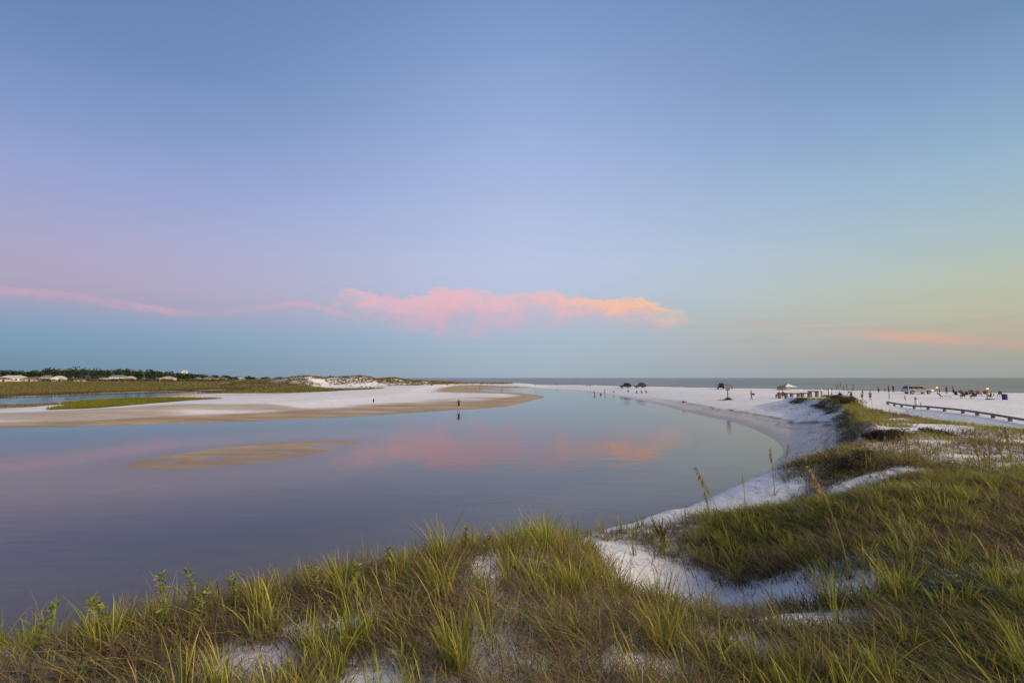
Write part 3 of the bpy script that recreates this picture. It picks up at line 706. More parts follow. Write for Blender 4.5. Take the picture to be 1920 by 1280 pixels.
sea_oat(3.08, 6.90, 1.44, -.46, .10, 'tall thin sea oat stalk with narrow head standing against the lagoon', 2, .26)
for i, (x, y, h, dx, lab) in enumerate([(5.76,10.83,1.02,-.03,'short red-brown sea oat head upright before the curved waterline'), (6.24,11.25,.88,.10,'pale straw sea oat head leaning right before the wet sand'),
        (5.05,10.71,.60,-.02,'small dark sea oat spike at the white sand foot of the dune'), (3.37,8.36,.72,-.10,'slim sea oat growing out of the tall grass at the hollow'),
        (7.87,10.92,.62,.02,'thin reddish sea oat beside the dark shrub at the dune edge')]):
    sea_oat(x, y, h, dx, .02, lab, 10+i, .34, thick=1.25)
for i, (x, y, h, dx) in enumerate([(8.99,9.43,.62,-.04), (10.23,10.52,.66,.05), (10.98,10.99,.56,-.02), (8.95,11.14,.62,.03), (9.5,9.9,.5,.06), (12.4,12.2,.7,-.05)]):
    sea_oat(x, y, h*1.2, dx, .03, 'orange sea oat stalk standing in the grass on the broad dune top', 30+i, .42, group='orange sea oats on the dune top', thick=2.2)
for i, (x, y, h, dx) in enumerate([(33.85,50.22,1.9,-.1), (32.11,46.66,1.85,.08), (31.35,44.43,1.9,-.06), (30.47,42.34,1.7,.1), (32.7,48.0,1.6,.05), (34.6,51.6,1.7,-.1), (31.9,45.7,1.5,.12), (33.2,49.0,2.0,.02), (34.9,47.2,1.9,-.05), (36.0,46.5,1.8,.06), (36.8,45.4,1.6,-.08), (32.3,38.5,1.6,.05)]):
    sea_oat(x, y, h, dx, .05, 'tall pale sea oat on the ridge crest, seen against the sea', 50+i, .30, group='sea oats on the ridge crest', thick=1.9)

def shrub(x, y, w, h, label, cols, seed, leaf=0.05, n=900, group=None, name='shrub', cat='shrub', sink=0.05, twig=(.10,.075,.055)):
    z = hz(x, y)-sink; root = empty(name, (x, y, z)); tag(root, label, cat, group)
    rs = np.random.default_rng(seed); acc = Acc()
    lobes = [(rs.uniform(-.6, .6)*w, rs.uniform(-.5, .5)*w, rs.uniform(.35, .75)*h, rs.uniform(.25, .5)) for _ in range(9)]
    for lx, ly, lz, lr in lobes:
        tip = np.array([lx, ly, lz]); mid = tip*np.array([.4, .4, .55])+rs.normal(0, .03*w, 3)
        V, F = tube_np([np.zeros(3), mid, tip], [.03*h, .02*h, .008*h], 4); acc.add(V, F, np.broadcast_to(np.array(twig), V.shape))
        for q in range(3):
            e = tip+rs.normal(0, .22*w, 3)*np.array([1, 1, .7]); e[2] = max(e[2], .1*h)
            V, F = tube_np([mid, (mid+e)/2+rs.normal(0, .02*w, 3), e], [.012*h, .008*h, .004*h], 3); acc.add(V, F, np.broadcast_to(np.array(twig), V.shape))
    add_obj('stem', acc.mesh('shrub_stem'), M_STRAW, root)
    def pts(m):
        li = rs.integers(len(lobes), size=m); q = rs.normal(0, 1, (m, 3)); q /= np.linalg.norm(q, axis=1)[:, None]
        q *= (rs.uniform(.35, 1, m)**.6)[:, None]
        L = np.array(lobes)[li]; p = L[:, :3]+q*(L[:, 3]*np.array([[w], [w], [h*.8]])).T*0.9
        p[:, 2] = np.maximum(p[:, 2], .02); return p
    a2 = Acc(); a2.add(*leaf_cloud(n, pts, leaf, cols)); add_obj('foliage', a2.mesh('shrub_leaves'), M_LEAF, root)
    return root
DK = [(.055,.058,.026), (.085,.07,.034), (.12,.085,.045), (.045,.05,.022)]
shrub(7.7, 11.25, .55, .50, 'dark brown scrubby bush on the lip above the white slope', DK, 301, .045, 1800, sink=.12)
shrub(8.35, 11.7, .40, .36, 'small brown bush tucked behind the dark lip bush', DK, 302, .045, 900)
shrub(11.5, 15.2, .60, .50, 'dark tangle of dead scrub at the corner of the cut bank', [(.06,.045,.03), (.10,.07,.045), (.045,.04,.025)], 303, .06, 2200, sink=.14)
shrub(13.9, 17.6, .9, .36, 'low brown scrub beside the first bare sand mound', DK, 304, .06, 1900, sink=.16)
shrub(16.2, 18.4, .9, .4, 'flat dark scrub between the two bare sand mounds', DK, 305, .06, 1200)
shrub(30.4, 44.2, 1.6, .8, 'dark green bush crowning the eroded ridge', [(.05,.06,.02), (.085,.085,.025), (.04,.042,.02)], 306, .10, 1500)
shrub(33.6, 50.3, 1.7, .75, 'brown bush spilling over the far end of the eroded ridge', DK, 307, .11, 1500)
GS = [(.115,.150,.095), (.145,.175,.115), (.085,.115,.07)]
shrub(3.62, 4.30, .24, .19, 'small grey-green dune rosemary in the thick grass', GS, 308, .022, 1500)
shrub(3.98, 4.22, .30, .17, 'broad grey-green dune rosemary with a pale bloom', GS, 309, .022, 1700)
shrub(-1.95, 3.95, .13, .16, 'silvery leafed seedling bush at the left dune crest', [(.20,.23,.14), (.16,.20,.10), (.24,.26,.17)], 310, .028, 380)
shrub(-2.78, 3.30, .12, .15, 'silvery leafed seedling bush low in the left grass', [(.20,.23,.14), (.16,.20,.10), (.24,.26,.17)], 311, .028, 340)

def leafy_stalk(x, y, h, label, seed, group):
    z = hz(x, y)-.02; root = empty('goldenrod', (x, y, z)); tag(root, label, 'wildflower', group)
    rs = np.random.default_rng(seed)
    t = np.linspace(0, 1, 7); lx, ly = rs.normal(0, .06, 2)
    path = np.stack([lx*t**2, ly*t**2, h*t], 1)
    V, F = tube_np(path, .005-.003*t, 5); add_obj('stem', np_mesh('goldenrod_stem', V, F, col=np.broadcast_to(np.array((.16,.15,.05)), V.shape)), M_LEAF, root)
    def pts(m):
        u = rs.uniform(.25, 1, m)**.8; p = np.stack([np.interp(u, t, path[:, j]) for j in range(3)], 1); p[:, :2] += rs.normal(0, .012, (m, 2)); return p
    a = Acc(); a.add(*leaf_cloud(110, pts, .040, [(.17,.20,.04), (.22,.235,.05), (.27,.26,.06)], .45, .32)); add_obj('leaves', a.mesh('goldenrod_leaves'), M_LEAF, root)
    return root
for i, (x, y, h) in enumerate([(-3.05,3.81,.40), (-2.62,3.80,.46), (-2.28,4.12,.36), (-2.36,3.78,.38), (-1.42,4.50,.30), (-3.45,3.65,.36), (-.30,5.32,.28), (-.52,5.40,.30), (-2.95,3.70,.42), (-1.70,4.35,.34), (-1.15,4.72,.32), (-3.9,3.5,.40), (-2.5,3.95,.44)]):
    leafy_stalk(x, y, h, 'yellow-green leafy goldenrod stalk along the crest above the water', 400+i, 'goldenrod stalks on the near dune crest')

def tussock(x, y, h, label, seed, group, n=70, cols=(GREEN, YGREEN)):
    root = empty('grass_tussock', (x, y, hz(x, y))); tag(root, label, 'grass tussock', group)
    a = Acc(); tuft(a, 0, 0, 0, n, h*.45, h, .09, cols[0], cols[1], .0065, .42, .3, 4); add_obj('green_blades', a.mesh('tussock_blades'), M_LEAF, root)
    a = Acc(); tuft(a, 0, 0, 0, n, h*.2, h*.5, .15, BROWN, STRAW, .0045, 1.2, .7, 3); add_obj('dead_blades', a.mesh('tussock_dead'), M_LEAF, root)
for i, (x, y, h) in enumerate([(-2.05,4.10,.46), (-1.55,4.50,.50), (-.72,5.05,.60), (.42,6.0,.66), (.62,6.15,.58), (-.05,5.55,.45), (-2.9,3.60,.50), (-1.0,4.7,.42), (.2,5.9,.48), (1.0,6.9,.5), (-.62,4.3,.55), (-1.1,3.5,.5), (.55,4.4,.5), (1.35,4.5,.55), (1.1,3.6,.5), (-.35,3.2,.5), (3.35,4.35,.55), (2.95,4.6,.5)]):
    if i < 10: tussock(x, y, h, 'tall yellow-green grass tussock on the dune crest, its tips against the lagoon', 500+i, 'tall grass tussocks on the dune crest')
    else: tussock(x, y, h, 'tall yellow-green grass tussock rising from the matted brown grass below the crest', 500+i, 'tall grass tussocks below the dune crest')
for i, (x, y, h) in enumerate([(2.95,8.0,.6), (3.2,8.25,.62), (3.5,8.5,.55), (2.8,7.5,.45), (3.75,8.2,.5), (3.3,7.6,.5)]):
    tussock(x, y, h, 'upright grass tussock beside the white hollow above the lagoon', 530+i, 'grass tussocks beside the white hollow', 60)

# a dead root standing out of the sand
rt = empty('dead_stump', (2.45, 8.1, hz(2.45, 8.1)-.04)); tag(rt, 'small dark dead stump with twigs at the edge of the white hollow', 'stump')
a = Acc()
for k, (p, r_) in enumerate([([(0,0,0), (.01,0,.14), (-.03,.01,.30)], [.045,.032,.018]), ([(.0,0,.12), (.07,.02,.2), (.10,.03,.28)], [.025,.018,.008]), ([(0,0,.16), (-.08,0,.22), (-.12,.01,.32)], [.022,.014,.006])]):
    V, F = tube_np(p, r_, 7); a.add(V, F, np.broadcast_to(np.array((.085,.06,.045)), V.shape))
add_obj('trunk', a.mesh('stump_trunk'), M_STRAW, rt)
a = Acc()
for k in range(16):
    e = RNG.normal(0, .10, 3); e[2] = abs(e[2])+.2; V, F = tube_np([(0, 0, .15), e*.7+np.array([0, 0, .03]), e], [.008, .006, .003], 4); a.add(V, F, np.broadcast_to(np.array((.10,.07,.05)), V.shape))
add_obj('twigs', a.mesh('stump_twigs'), M_STRAW, rt)

# ------------------------------------------------------------------ far trees
def crown_points(cx, cy, cz, rx, rz, n, rs):
    lob = [(rs.normal(0, .42), rs.normal(0, .42), rs.uniform(-.45, .55), rs.uniform(.35, .6)) for _ in range(8)]
    li = rs.integers(8, size=n); L = np.array(lob)[li]; q = rs.normal(0, 1, (n, 3)); q /= np.linalg.norm(q, axis=1)[:, None]
    p = L[:, :3]+q*L[:, 3:4]*(rs.uniform(.5, 1, (n, 1)))
    return np.stack([cx+p[:, 0]*rx, cy+p[:, 1]*rx, cz+p[:, 2]*rz], 1)
WOODC = [(.040,.062,.024), (.055,.075,.026), (.034,.050,.026), (.070,.080,.030)]
def wood():
    rs = np.random.default_rng(77); acc = Acc()
    for k in range(430):
        # bearing (x/y) and the height of the tree tops above the water, falling towards the dunes
        bear = rs.uniform(-1.209, -0.539); Yd = rs.uniform(430, 640); X = bear*Yd; g0 = hz(X, Yd)
        ztop = np.interp(bear, [-1.209, -1.055, -0.989, -0.945, -0.858, -0.792, -0.737, -0.693, -0.616, -0.539], [11.5, 12.7, 12.7, 14.4, 14.7, 13.8, 12.1, 9.8, 7.4, 5.7])+rs.normal(-.35, .6)
        h = ztop-g0
        if h < 2.5: continue
        w = rs.uniform(2.6, 4.8)*(0.7 if h < 6 else 1)
        pine = rs.uniform() < .55
        cz = g0+h*(.68 if pine else .58); rz = h*(.32 if pine else .44)
        P = crown_points(X, Yd, cz, w, rz, 80, rs)
        acc.add(*leaf_cloud(80, lambda n: P, 1.5, WOODC, .2, .7))
        V, F = tube_np([(X, Yd, g0-.3), (X+rs.normal(0, .3), Yd, g0+h*.4), (X+rs.normal(0, .5), Yd, g0+h*.8)], [.24, .18, .08], 4); acc.add(V, F, np.broadcast_to(np.array((.07,.05,.04)), V.shape))
    tag(add_obj('far_wood', acc.mesh('far_wood'), M_LEAF), 'dark green pine wood behind the beach houses', 'wood', kind='stuff')
    # scrub thickets between the houses
    acc = Acc()
    for k in range(420):
        bear = rs.uniform(-1.187, -.506); Yd = rs.uniform(295, 430); X = bear*Yd; g0 = hz(X, Yd); h = rs.uniform(.8, 2.0)*np.interp(bear, [-1.165, -.725, -.528], [1.2, 1.0, .7])
        P = crown_points(X, Yd, g0+h*.5, rs.uniform(1.5, 3.5), h*.6, 42, rs)
        acc.add(*leaf_cloud(42, lambda n: P, .9, [(.085,.10,.022), (.11,.11,.03), (.06,.075,.022), (.14,.11,.045)], .3, .7))
    tag(add_obj('scrub_thicket', acc.mesh('scrub_thicket'), M_LEAF), 'olive scrub thicket round the far beach houses', 'scrub', kind='stuff')
wood()
def tree(name, X, Y, h, rx, crown_lo, label, seed, group=None, leaf=1.0, cols=WOODC, lean=0):
    rs = np.random.default_rng(seed); z = hz(X, Y)-.2; root = empty(name, (X, Y, z)); tag(root, label, 'tree', group)
    a = Acc(); V, F = tube_np([(0,0,0), (lean*.3, 0, h*.4), (lean, 0, h*.92)], [.03*h, .022*h, .008*h], 6); a.add(V, F, np.broadcast_to(np.array((.09,.065,.05)), V.shape))
    for k in range(7):
        t = rs.uniform(crown_lo, .9); e = np.array([rs.normal(0, .6)*rx, rs.normal(0, .6)*rx, h*(t+.06)])
        V, F = tube_np([(lean*t, 0, h*t-.1*h), e*np.array([.5, .5, .98]), e], [.010*h, .007*h, .003*h], 4); a.add(V, F, np.broadcast_to(np.array((.09,.065,.05)), V.shape))
    add_obj('trunk', a.mesh('trunk'), M_STRAW, root)
    P = crown_points(lean, 0, h*(crown_lo+1)/2, rx, h*(1-crown_lo)/2, 420, rs)
    a = Acc(); a.add(*leaf_cloud(420, lambda n: P, leaf, cols, .2, .6)); add_obj('crown', a.mesh('crown'), M_LEAF, root)
    return root
for i, (X, Yd, ztop, rx) in enumerate([(-374.2, 505, 12.21, 3.2), (-373.2, 512, 12.08, 3.4)]):
    tree('pine_tree', X, Yd, ztop-hz(X, Yd), rx, .72, 'flat-topped pine standing clear at the end of the far wood', 600+i, 'flat-topped pines at the wood end', 1.1)
for i, (X, Yd, ztop, rx) in enumerate([(-133.9, 262, 5.96, 3.6), (-126.2, 262, 5.79, 2.4), (-110.3, 254, 6.38, 2.2), (-107.8, 256, 6.42, 1.7), (-101.6, 256, 6.06, 2.6), (-95.3, 258, 6.46, 3.6), (-171.5, 300, 6.16, 3.5), (-153.5, 285, 5.98, 3.0)]):
    g0 = hz(X, Yd); h = max(1.2, ztop-g0)
    tree('wind_clipped_oak', X, Yd, h, rx, .12, 'dark rounded scrub oak on the crest of the far white dunes', 620+i, 'scrub oaks on the far dune crest', .6, [(.035,.048,.022), (.05,.06,.025), (.03,.036,.02)])

# ================================================================== built things
class MB:
    """collects boxes, prisms and tubes into one mesh"""
    def __init__(s): s.bm = bmesh.new()
    def box(s, c, size, rot=None, bevel=0.0):
        r = bmesh.ops.create_cube(s.bm, size=1.0); v = r['verts']
        M = Matrix.Translation(c) @ (Euler(rot).to_matrix().to_4x4() if rot else Matrix()) @ Matrix.Diagonal((*size, 1))
        bmesh.ops.transform(s.bm, matrix=M, verts=v)
        if bevel:
            e = list({e for q in v for e in q.link_edges}); bmesh.ops.bevel(s.bm, geom=e, offset=bevel, segments=2, affect='EDGES', profile=0.6)
        return s
    def tube(s, path, rad, sides=8):
        V, F = tube_np(path, rad, sides); b = [s.bm.verts.new(v) for v in V]
        for f in F: 
            try: s.bm.faces.new([b[i] for i in f])
            except ValueError: pass
        return s
    def prism(s, outline, y0, y1, top_in=0.0, bevel=0.0):
        """outline in x,z extruded along y; points higher up may lean inwards by top_in"""
        zs = [p[1] for p in outline]; z0, z1 = min(zs), max(zs)
        def ins(z): return top_in*(z-z0)/max(z1-z0, 1e-6)
        a = [s.bm.verts.new((x, y0+ins(z), z)) for x, z in outline]; b = [s.bm.verts.new((x, y1-ins(z), z)) for x, z in outline]
        f = [s.bm.faces.new(a), s.bm.faces.new(b[::-1])]; n = len(a)
        for i in range(n): f.append(s.bm.faces.new((a[(i+1) % n], a[i], b[i], b[(i+1) % n])))
        bmesh.ops.recalc_face_normals(s.bm, faces=f)
        if bevel: bmesh.ops.bevel(s.bm, geom=[e for q in f[:2] for e in q.edges], offset=bevel, segments=2, affect='EDGES')
        return s
    def poly(s, pts, thick=0.0, nrm=None):
        v = [s.bm.verts.new(p) for p in pts]; f = s.bm.faces.new(v)
        if thick:
            f.normal_update(); n = Vector(nrm) if nrm else f.normal
            w = [s.bm.verts.new(Vector(p)-n*thick) for p in pts]; s.bm.faces.new(w[::-1]); k = len(v)
            for i in range(k): s.bm.faces.new((v[(i+1) % k], v[i], w[i], w[(i+1) % k]))
        return s
    def build(s, name, m, parent=None, smooth=False):
        bmesh.ops.recalc_face_normals(s.bm, faces=s.bm.faces[:])
        me = bpy.data.meshes.new(name); s.bm.to_mesh(me); s.bm.free()
        o = add_obj(name, me, m, parent)
        if smooth: me.polygons.foreach_set('use_smooth', np.ones(len(me.polygons), bool))
        return o

def wood_material(name, c1, c2, rough=0.75):
    m, g, out = mat(name); tc = g.node('ShaderNodeTexCoord')
    mp = g.node('ShaderNodeMapping'); g.l.new(tc.outputs['Object'], mp.inputs[0]); mp.inputs['Scale'].default_value = (3, 22, 22)
    n = g.noise(mp.outputs[0], 2.0, 6, 0.65)
    b = pbsdf(g, out, Base_Color=g.mix(g.rng(n, 0.3, 0.7), c1, c2), Roughness=rough)
    bn = g.node('ShaderNodeBump'); bn.inputs['Strength'].default_value = 0.4; bn.inputs['Distance'].default_value = 0.01; g.l.new(n, bn.inputs['Height']); g.l.new(bn.outputs[0], b.inputs['Normal'])
    return m
def glow_material(name, col, strength):
    m, g, out = mat(name); tc = g.node('ShaderNodeTexCoord')
    n = g.noise(tc.outputs['Object'], 8, 2, .5); e = g.node('ShaderNodeEmission'); g.put(e.inputs[0], g.mix(g.rng(n, .3, .7, 0, .15), col, (1, .8, .4, 1)))
    e.inputs[1].default_value = strength; g.l.new(e.outputs[0], out.inputs[0]); return m
W_GREY = wood_material('weathered_wood', (.20,.17,.14,1), (.12,.10,.085,1)); W_ORANGE = wood_material('pine_wood', (.36,.19,.075,1), (.25,.125,.05,1))
W_DARK = wood_material('dark_wood', (.095,.06,.045,1), (.06,.04,.032,1))
M_LAMP = glow_material('headlamp_glow', (1.0, .58, .12, 1), 3.0); M_FLAME = glow_material('flame_glow', (1.0, .36, .06, 1), 2.2); M_LITWIN = glow_material('lit_window_glow', (1.0, .9, .55, 1), 1.6)
M_GLASS = simple('dark_glass', (.018,.020,.024), .08, 0, .05, spec=.6); M_RUBBER = simple('tyre_rubber', (.022,.022,.023), .85); M_RIM = simple('wheel_alloy', (.42,.42,.43), .35, .8)
M_PLASTIC = simple('black_plastic', (.03,.03,.032), .6); M_REDLAMP = simple('red_lens', (.30,.02,.02), .25); M_CLEAR = simple('clear_lens', (.55,.55,.52), .15)

# ------------------------------------------------------------------ cars
def car_meshes(kind):
    L, W, H = dict(jeep=(4.1, 1.75, 1.85), suv=(5.0, 1.95, 1.78))[kind]; hl = L/2; r = .37
    def arch(cx): return [(cx+(r+.07)*math.cos(a), .36+(r+.07)*math.sin(a)) for a in np.linspace(math.pi*.98, math.pi*.02, 9)]
    fx, rx = hl-.90, -hl+.92; zb = .38
    hood = 1.06 if kind == 'suv' else 1.12
    out = [(-hl+.02, zb+.06)]+[(x, max(z, zb)) for x, z in arch(rx)]+[(x, max(z, zb)) for x, z in arch(fx)]+[(hl-.03, zb+.05), (hl, .78), (hl-.10, .98), (hl-1.35, hood+.03), (-hl+.06, hood), (-hl, .80)]
    # cabin: front is +x
    cf, cb_ = (hl-1.32, -hl+.05); tf, tb = (hl-2.05, -hl+.36) if kind == 'suv' else (hl-1.62, -hl+.10)
    return L, W, H, hl, r, fx, rx, out, hood, cf, cb_, tf, tb
def car(name, loc, rz, label, kind, paint, lit=False, group=None, slope=0.0):
    L, W, H, hl, r, fx, rx, out, hood, cf, cb_, tf, tb = car_meshes(kind); tb += slope
    root = empty(name, loc, rz); tag(root, label, 'car', group); w2 = W/2; tin = .17
    MB().prism(out, -w2, w2, .05, .035).build('body', paint, root)
    zc, zt = hood-.01, H
    MB().prism([(cb_, zc), (cf, zc), (tf, zt-.05), (tf-.12, zt), (tb+.10, zt), (tb, zt-.05)], -w2+.05, w2-.05, tin, .02).build('cabin', paint, root)
    def side_y(z, s): return s*(w2-.05-tin*(z-zc)/(zt-zc)+.006)
    def fxz(z): return cf+(tf-cf)*(z-zc)/(zt-.05-zc)
    def bxz(z): return cb_+(tb-cb_)*(z-zc)/(zt-.05-zc)
    a, b = zc+.06, zt-.13
    xs = np.linspace(0, 1, 4)
    for s in (-1, 1):
        for k in range(3):
            lo0, lo1 = [bxz(a)+.10+(fxz(a)-bxz(a)-.2)*q for q in (xs[k], xs[k+1])]; hi0, hi1 = [bxz(b)+.08+(fxz(b)-bxz(b)-.16)*q for q in (xs[k], xs[k+1])]
            g_ = .035
            MB().poly([(lo0+g_, side_y(a, s), a), (lo1-g_, side_y(a, s), a), (hi1-g_, side_y(b, s), b), (hi0+g_, side_y(b, s), b)], .004, (0, s, .1)).build('side_window', M_GLASS, root)
    ya, yb = w2-.05-tin*.1-.08, w2-.05-tin*.9-.05
    MB().poly([(fxz(a)+.008, -ya, a), (fxz(a)+.008, ya, a), (fxz(b)+.008, yb, b), (fxz(b)+.008, -yb, b)], .004, (1, 0, .5)).build('windscreen', M_GLASS, root)
    MB().poly([(bxz(a)-.008, -ya, a), (bxz(a)-.008, ya, a), (bxz(b)-.008, yb, b), (bxz(b)-.008, -yb, b)], .004, (-1, 0, .3)).build('rear_window', M_GLASS, root)
    for x in (fx, rx):
        for s in (-1, 1):
            wh = empty('wheel', (x, s*(w2-.12), .37)); wh.parent = root
            th = np.linspace(0, 2*math.pi, 21)[:-1]
            bm = MB(); bm.prism([(r*math.cos(t), r*math.sin(t)) for t in th], -.115, .115, 0, .03); bm.build('tyre', M_RUBBER, wh)
            bm = MB(); bm.prism([(.23*math.cos(t), .23*math.sin(t)) for t in th], -.124, .124, 0, .01); bm.build('rim', M_RIM, wh)
    for s in (-1, 1):
        MB().box((hl-.13, s*(w2-.20), .84), (.30, .42, .19), None, .03).build('headlight', M_LAMP if lit else M_CLEAR, root)
        MB().box((-hl+.03, s*(w2-.14), .92), (.09, .16, .30), None, .02).build('tail_light', M_REDLAMP, root)
        MB().box((cf-.18, s*(w2+.05), hood+.12), (.12, .16, .13), None, .03).build('wing_mirror', M_PLASTIC, root)
        MB().box(((tf+tb)/2, s*(w2-.30), H+.03), (max(.6, tf-tb-.3), .04, .05), None, .012).build('roof_rail', M_PLASTIC, root)
    MB().box((hl-.01, 0, .52), (.12, W-.12, .20), None, .03).build('front_bumper', M_PLASTIC if kind == 'jeep' else paint, root)
    MB().box((-hl+.01, 0, .52), (.12, W-.12, .20), None, .03).build('rear_bumper', M_PLASTIC if kind == 'jeep' else paint, root)
    MB().box((hl+.002, 0, .80), (.02, W*.42, .14)).build('grille', M_PLASTIC, root)
    if kind == 'jeep': MB().prism([(.36*math.cos(t), .36*math.sin(t)) for t in th], -.09, .09, 0, .03).build('spare_wheel', M_RUBBER, root).matrix_local = Matrix.Translation((-hl-.10, 0, .98)) @ Matrix.Rotation(R(90), 4, 'Z')
    return root
P_BLACK = simple('car_paint_black', (.028,.026,.038), .28, .2, .05, coat=.6); P_CHAR = simple('car_paint_charcoal', (.045,.042,.046), .3, .2, .05, coat=.6)
P_BLUE = simple('car_paint_navy', (.025,.045,.14), .28, .2, .05, coat=.6); P_SILVER = simple('car_paint_silver', (.40,.38,.37), .30, .55, .04, coat=.6)
def on(x, y, dz=0.0): return (x, y, hz(x, y)-0.015+dz)
car('parked_jeep', on(41.75, 179.3), R(180-6), 'black boxy car with sloping tail parked on the sand by the sea', 'jeep', P_BLACK, slope=.55)
car('parked_jeep', on(46.4, 176.0), R(180+4), 'dark grey car with short cab parked behind the seated beach group', 'jeep', P_CHAR, slope=.85)
car('parked_jeep', on(64.0, 149.0), R(72), 'navy blue car seen end on behind the sign post', 'jeep', P_BLUE)
car('parked_car', on(86.4, 103.6), R(-6), 'long silver estate car with lit yellow headlights on the beach', 'suv', P_SILVER, lit=True)

# ------------------------------------------------------------------ people
SKIN = simple('skin', (.42,.25,.17), .55, var=.06); HAIR = simple('hair_brown', (.035,.022,.016), .6); HAIRB = simple('hair_fair', (.34,.22,.10), .6)
def cloth(name, c): return simple('cloth_'+name, c, .9, var=.10, scale=14, bump=.3)
CL = {k: cloth(k, v) for k, v in dict(navy=(.022,.032,.095), blue=(.05,.11,.33), black=(.02,.02,.024), white=(.72,.71,.70), red=(.32,.03,.05), magenta=(.36,.035,.17), purple=(.10,.03,.14), maroon=(.13,.02,.04), tan=(.38,.28,.17), yellow=(.36,.30,.11), orange=(.45,.13,.04), green=(.05,.13,.08), grey=(.20,.20,.21), brown=(.13,.07,.04), pink=(.55,.22,.26), denim=(.07,.09,.15)).items()}
def base_joints():
    J = dict(pelvis=(0,0,.95), spine=(0,.01,1.15), chest=(0,.01,1.36), neck=(0,.01,1.49), jaw=(0,-.01,1.56), head=(0,0,1.635), crown=(0,.01,1.71))
    for s, n in ((-1, 'l'), (1, 'r')):
        J.update({n+'sh': (.17*s,.01,1.41), n+'el': (.23*s,.02,1.13), n+'wr': (.24*s,-.05,.89), n+'ha': (.24*s,-.07,.815), n+'hip': (.095*s,0,.90), n+'kn': (.105*s,-.01,.50), n+'an': (.105*s,.02,.085), n+'to': (.115*s,-.13,.035)})
    return J
def shift(J, keys, d):
    for k in keys: J[k] = tuple(a+b for a, b in zip(J[k], d))
UP = ['spine', 'chest', 'neck', 'jaw', 'head', 'crown']+[n+k for n in 'lr' for k in ('sh', 'el', 'wr', 'ha')]
def pose(name):
    J = base_joints()
    if name == 'walk':
        J.update(lkn=(-.105,-.16,.52), lan=(-.105,-.24,.11), lto=(-.115,-.38,.07), rkn=(.105,.05,.50), ran=(.105,.30,.12), rto=(.115,.19,.035), lel=(-.22,.12,1.14), lwr=(-.22,.12,.90), lha=(-.22,.10,.83), rel=(.23,-.08,1.14), rwr=(.23,-.20,.94), rha=(.23,-.25,.88))
    if name == 'wade':
        J.update(lel=(-.34,.03,1.20), lwr=(-.52,-.02,1.06), lha=(-.59,-.03,1.02), rel=(.30,.03,1.17), rwr=(.40,-.04,.97), rha=(.43,-.06,.90), rkn=(.12,-.06,.50), ran=(.13,.04,.085), rto=(.15,-.10,.035))
    if name == 'carry':
        J.update(lel=(-.30,-.02,1.16), lwr=(-.24,-.20,1.06), lha=(-.17,-.25,1.04), rel=(.26,.05,1.15), rwr=(.22,-.16,1.04), rha=(.15,-.22,1.02), lkn=(-.10,-.10,.51), lan=(-.10,-.12,.09), lto=(-.11,-.26,.035), ran=(.105,.14,.09), rto=(.115,.0,.035))
    if name in ('sit', 'ground'):
        z = .50 if name == 'sit' else .12
        shift(J, ['pelvis', 'lhip', 'rhip']+UP, (0, 0, z-.95)); shift(J, UP[1:], (0, .05, 0)); shift(J, ['neck', 'jaw', 'head', 'crown'], (0, .02, 0))
        for s, n in ((-1, 'l'), (1, 'r')):
            if name == 'sit': J.update({n+'kn': (.12*s,-.44,.50), n+'an': (.12*s,-.42,.09), n+'to': (.13*s,-.58,.035)})
            else: J.update({n+'kn': (.15*s,-.36,.42), n+'an': (.13*s,-.66,.07), n+'to': (.13*s,-.78,.08)})
            J.update({n+'el': (.24*s,-.02,z+.22), n+'wr': (.17*s,-.25,z+.14), n+'ha': (.14*s,-.32,z+.12)})
    if name == 'bend':
        J.update(spine=(0,-.10,1.10), chest=(0,-.30,1.20), neck=(0,-.43,1.22), jaw=(0,-.51,1.21), head=(0,-.57,1.25), crown=(0,-.62,1.30))
        for s, n in ((-1, 'l'), (1, 'r')):
            J.update({n+'sh': (.17*s,-.35,1.20), n+'el': (.20*s,-.42,.94), n+'wr': (.18*s,-.52,.72), n+'ha': (.17*s,-.55,.65), n+'kn': (.11*s,-.06,.51)})
    if name == 'crouch':
        J.update(pelvis=(0,.12,.36), lhip=(-.1,.10,.35), rhip=(.1,.10,.35), spine=(0,.02,.54), chest=(0,-.10,.70), neck=(0,-.18,.80), jaw=(0,-.23,.85), head=(0,-.26,.92), crown=(0,-.27,.99))
        for s, n in ((-1, 'l'), (1, 'r')):
            J.update({n+'sh': (.17*s,-.12,.74), n+'el': (.22*s,-.32,.56), n+'wr': (.16*s,-.46,.40), n+'ha': (.14*s,-.50,.34), n+'kn': (.16*s,-.32,.47), n+'an': (.14*s,-.04,.09), n+'to': (.16*s,-.20,.035)})
    return J
RAD = dict(pelvis=(.155,.105), spine=(.128,.092), chest=(.155,.105), neck=(.056,.056), jaw=(.068,.075), head=(.080,.096), crown=(.058,.068), sh=(.062,.062), el=(.043,.043), wr=(.029,.029), ha=(.036,.022), hip=(.092,.092), kn=(.060,.060), an=(.041,.041), to=(.036,.026))
BONES = [('pelvis','spine'), ('spine','chest'), ('chest','neck'), ('neck','jaw'), ('jaw','head'), ('head','crown')]+[(a.replace('*', n), b.replace('*', n)) for n in 'lr' for a, b in (('chest','*sh'), ('*sh','*el'), ('*el','*wr'), ('*wr','*ha'), ('pelvis','*hip'), ('*hip','*kn'), ('*kn','*an'), ('*an','*to'))]
def seg_dist(p, a, b):
    ab = b-a; t = np.clip(((p-a)@ab)/(ab@ab+1e-9), 0, 1); return np.linalg.norm(p-a-t[:, None]*ab, axis=1), t
BODY = {}
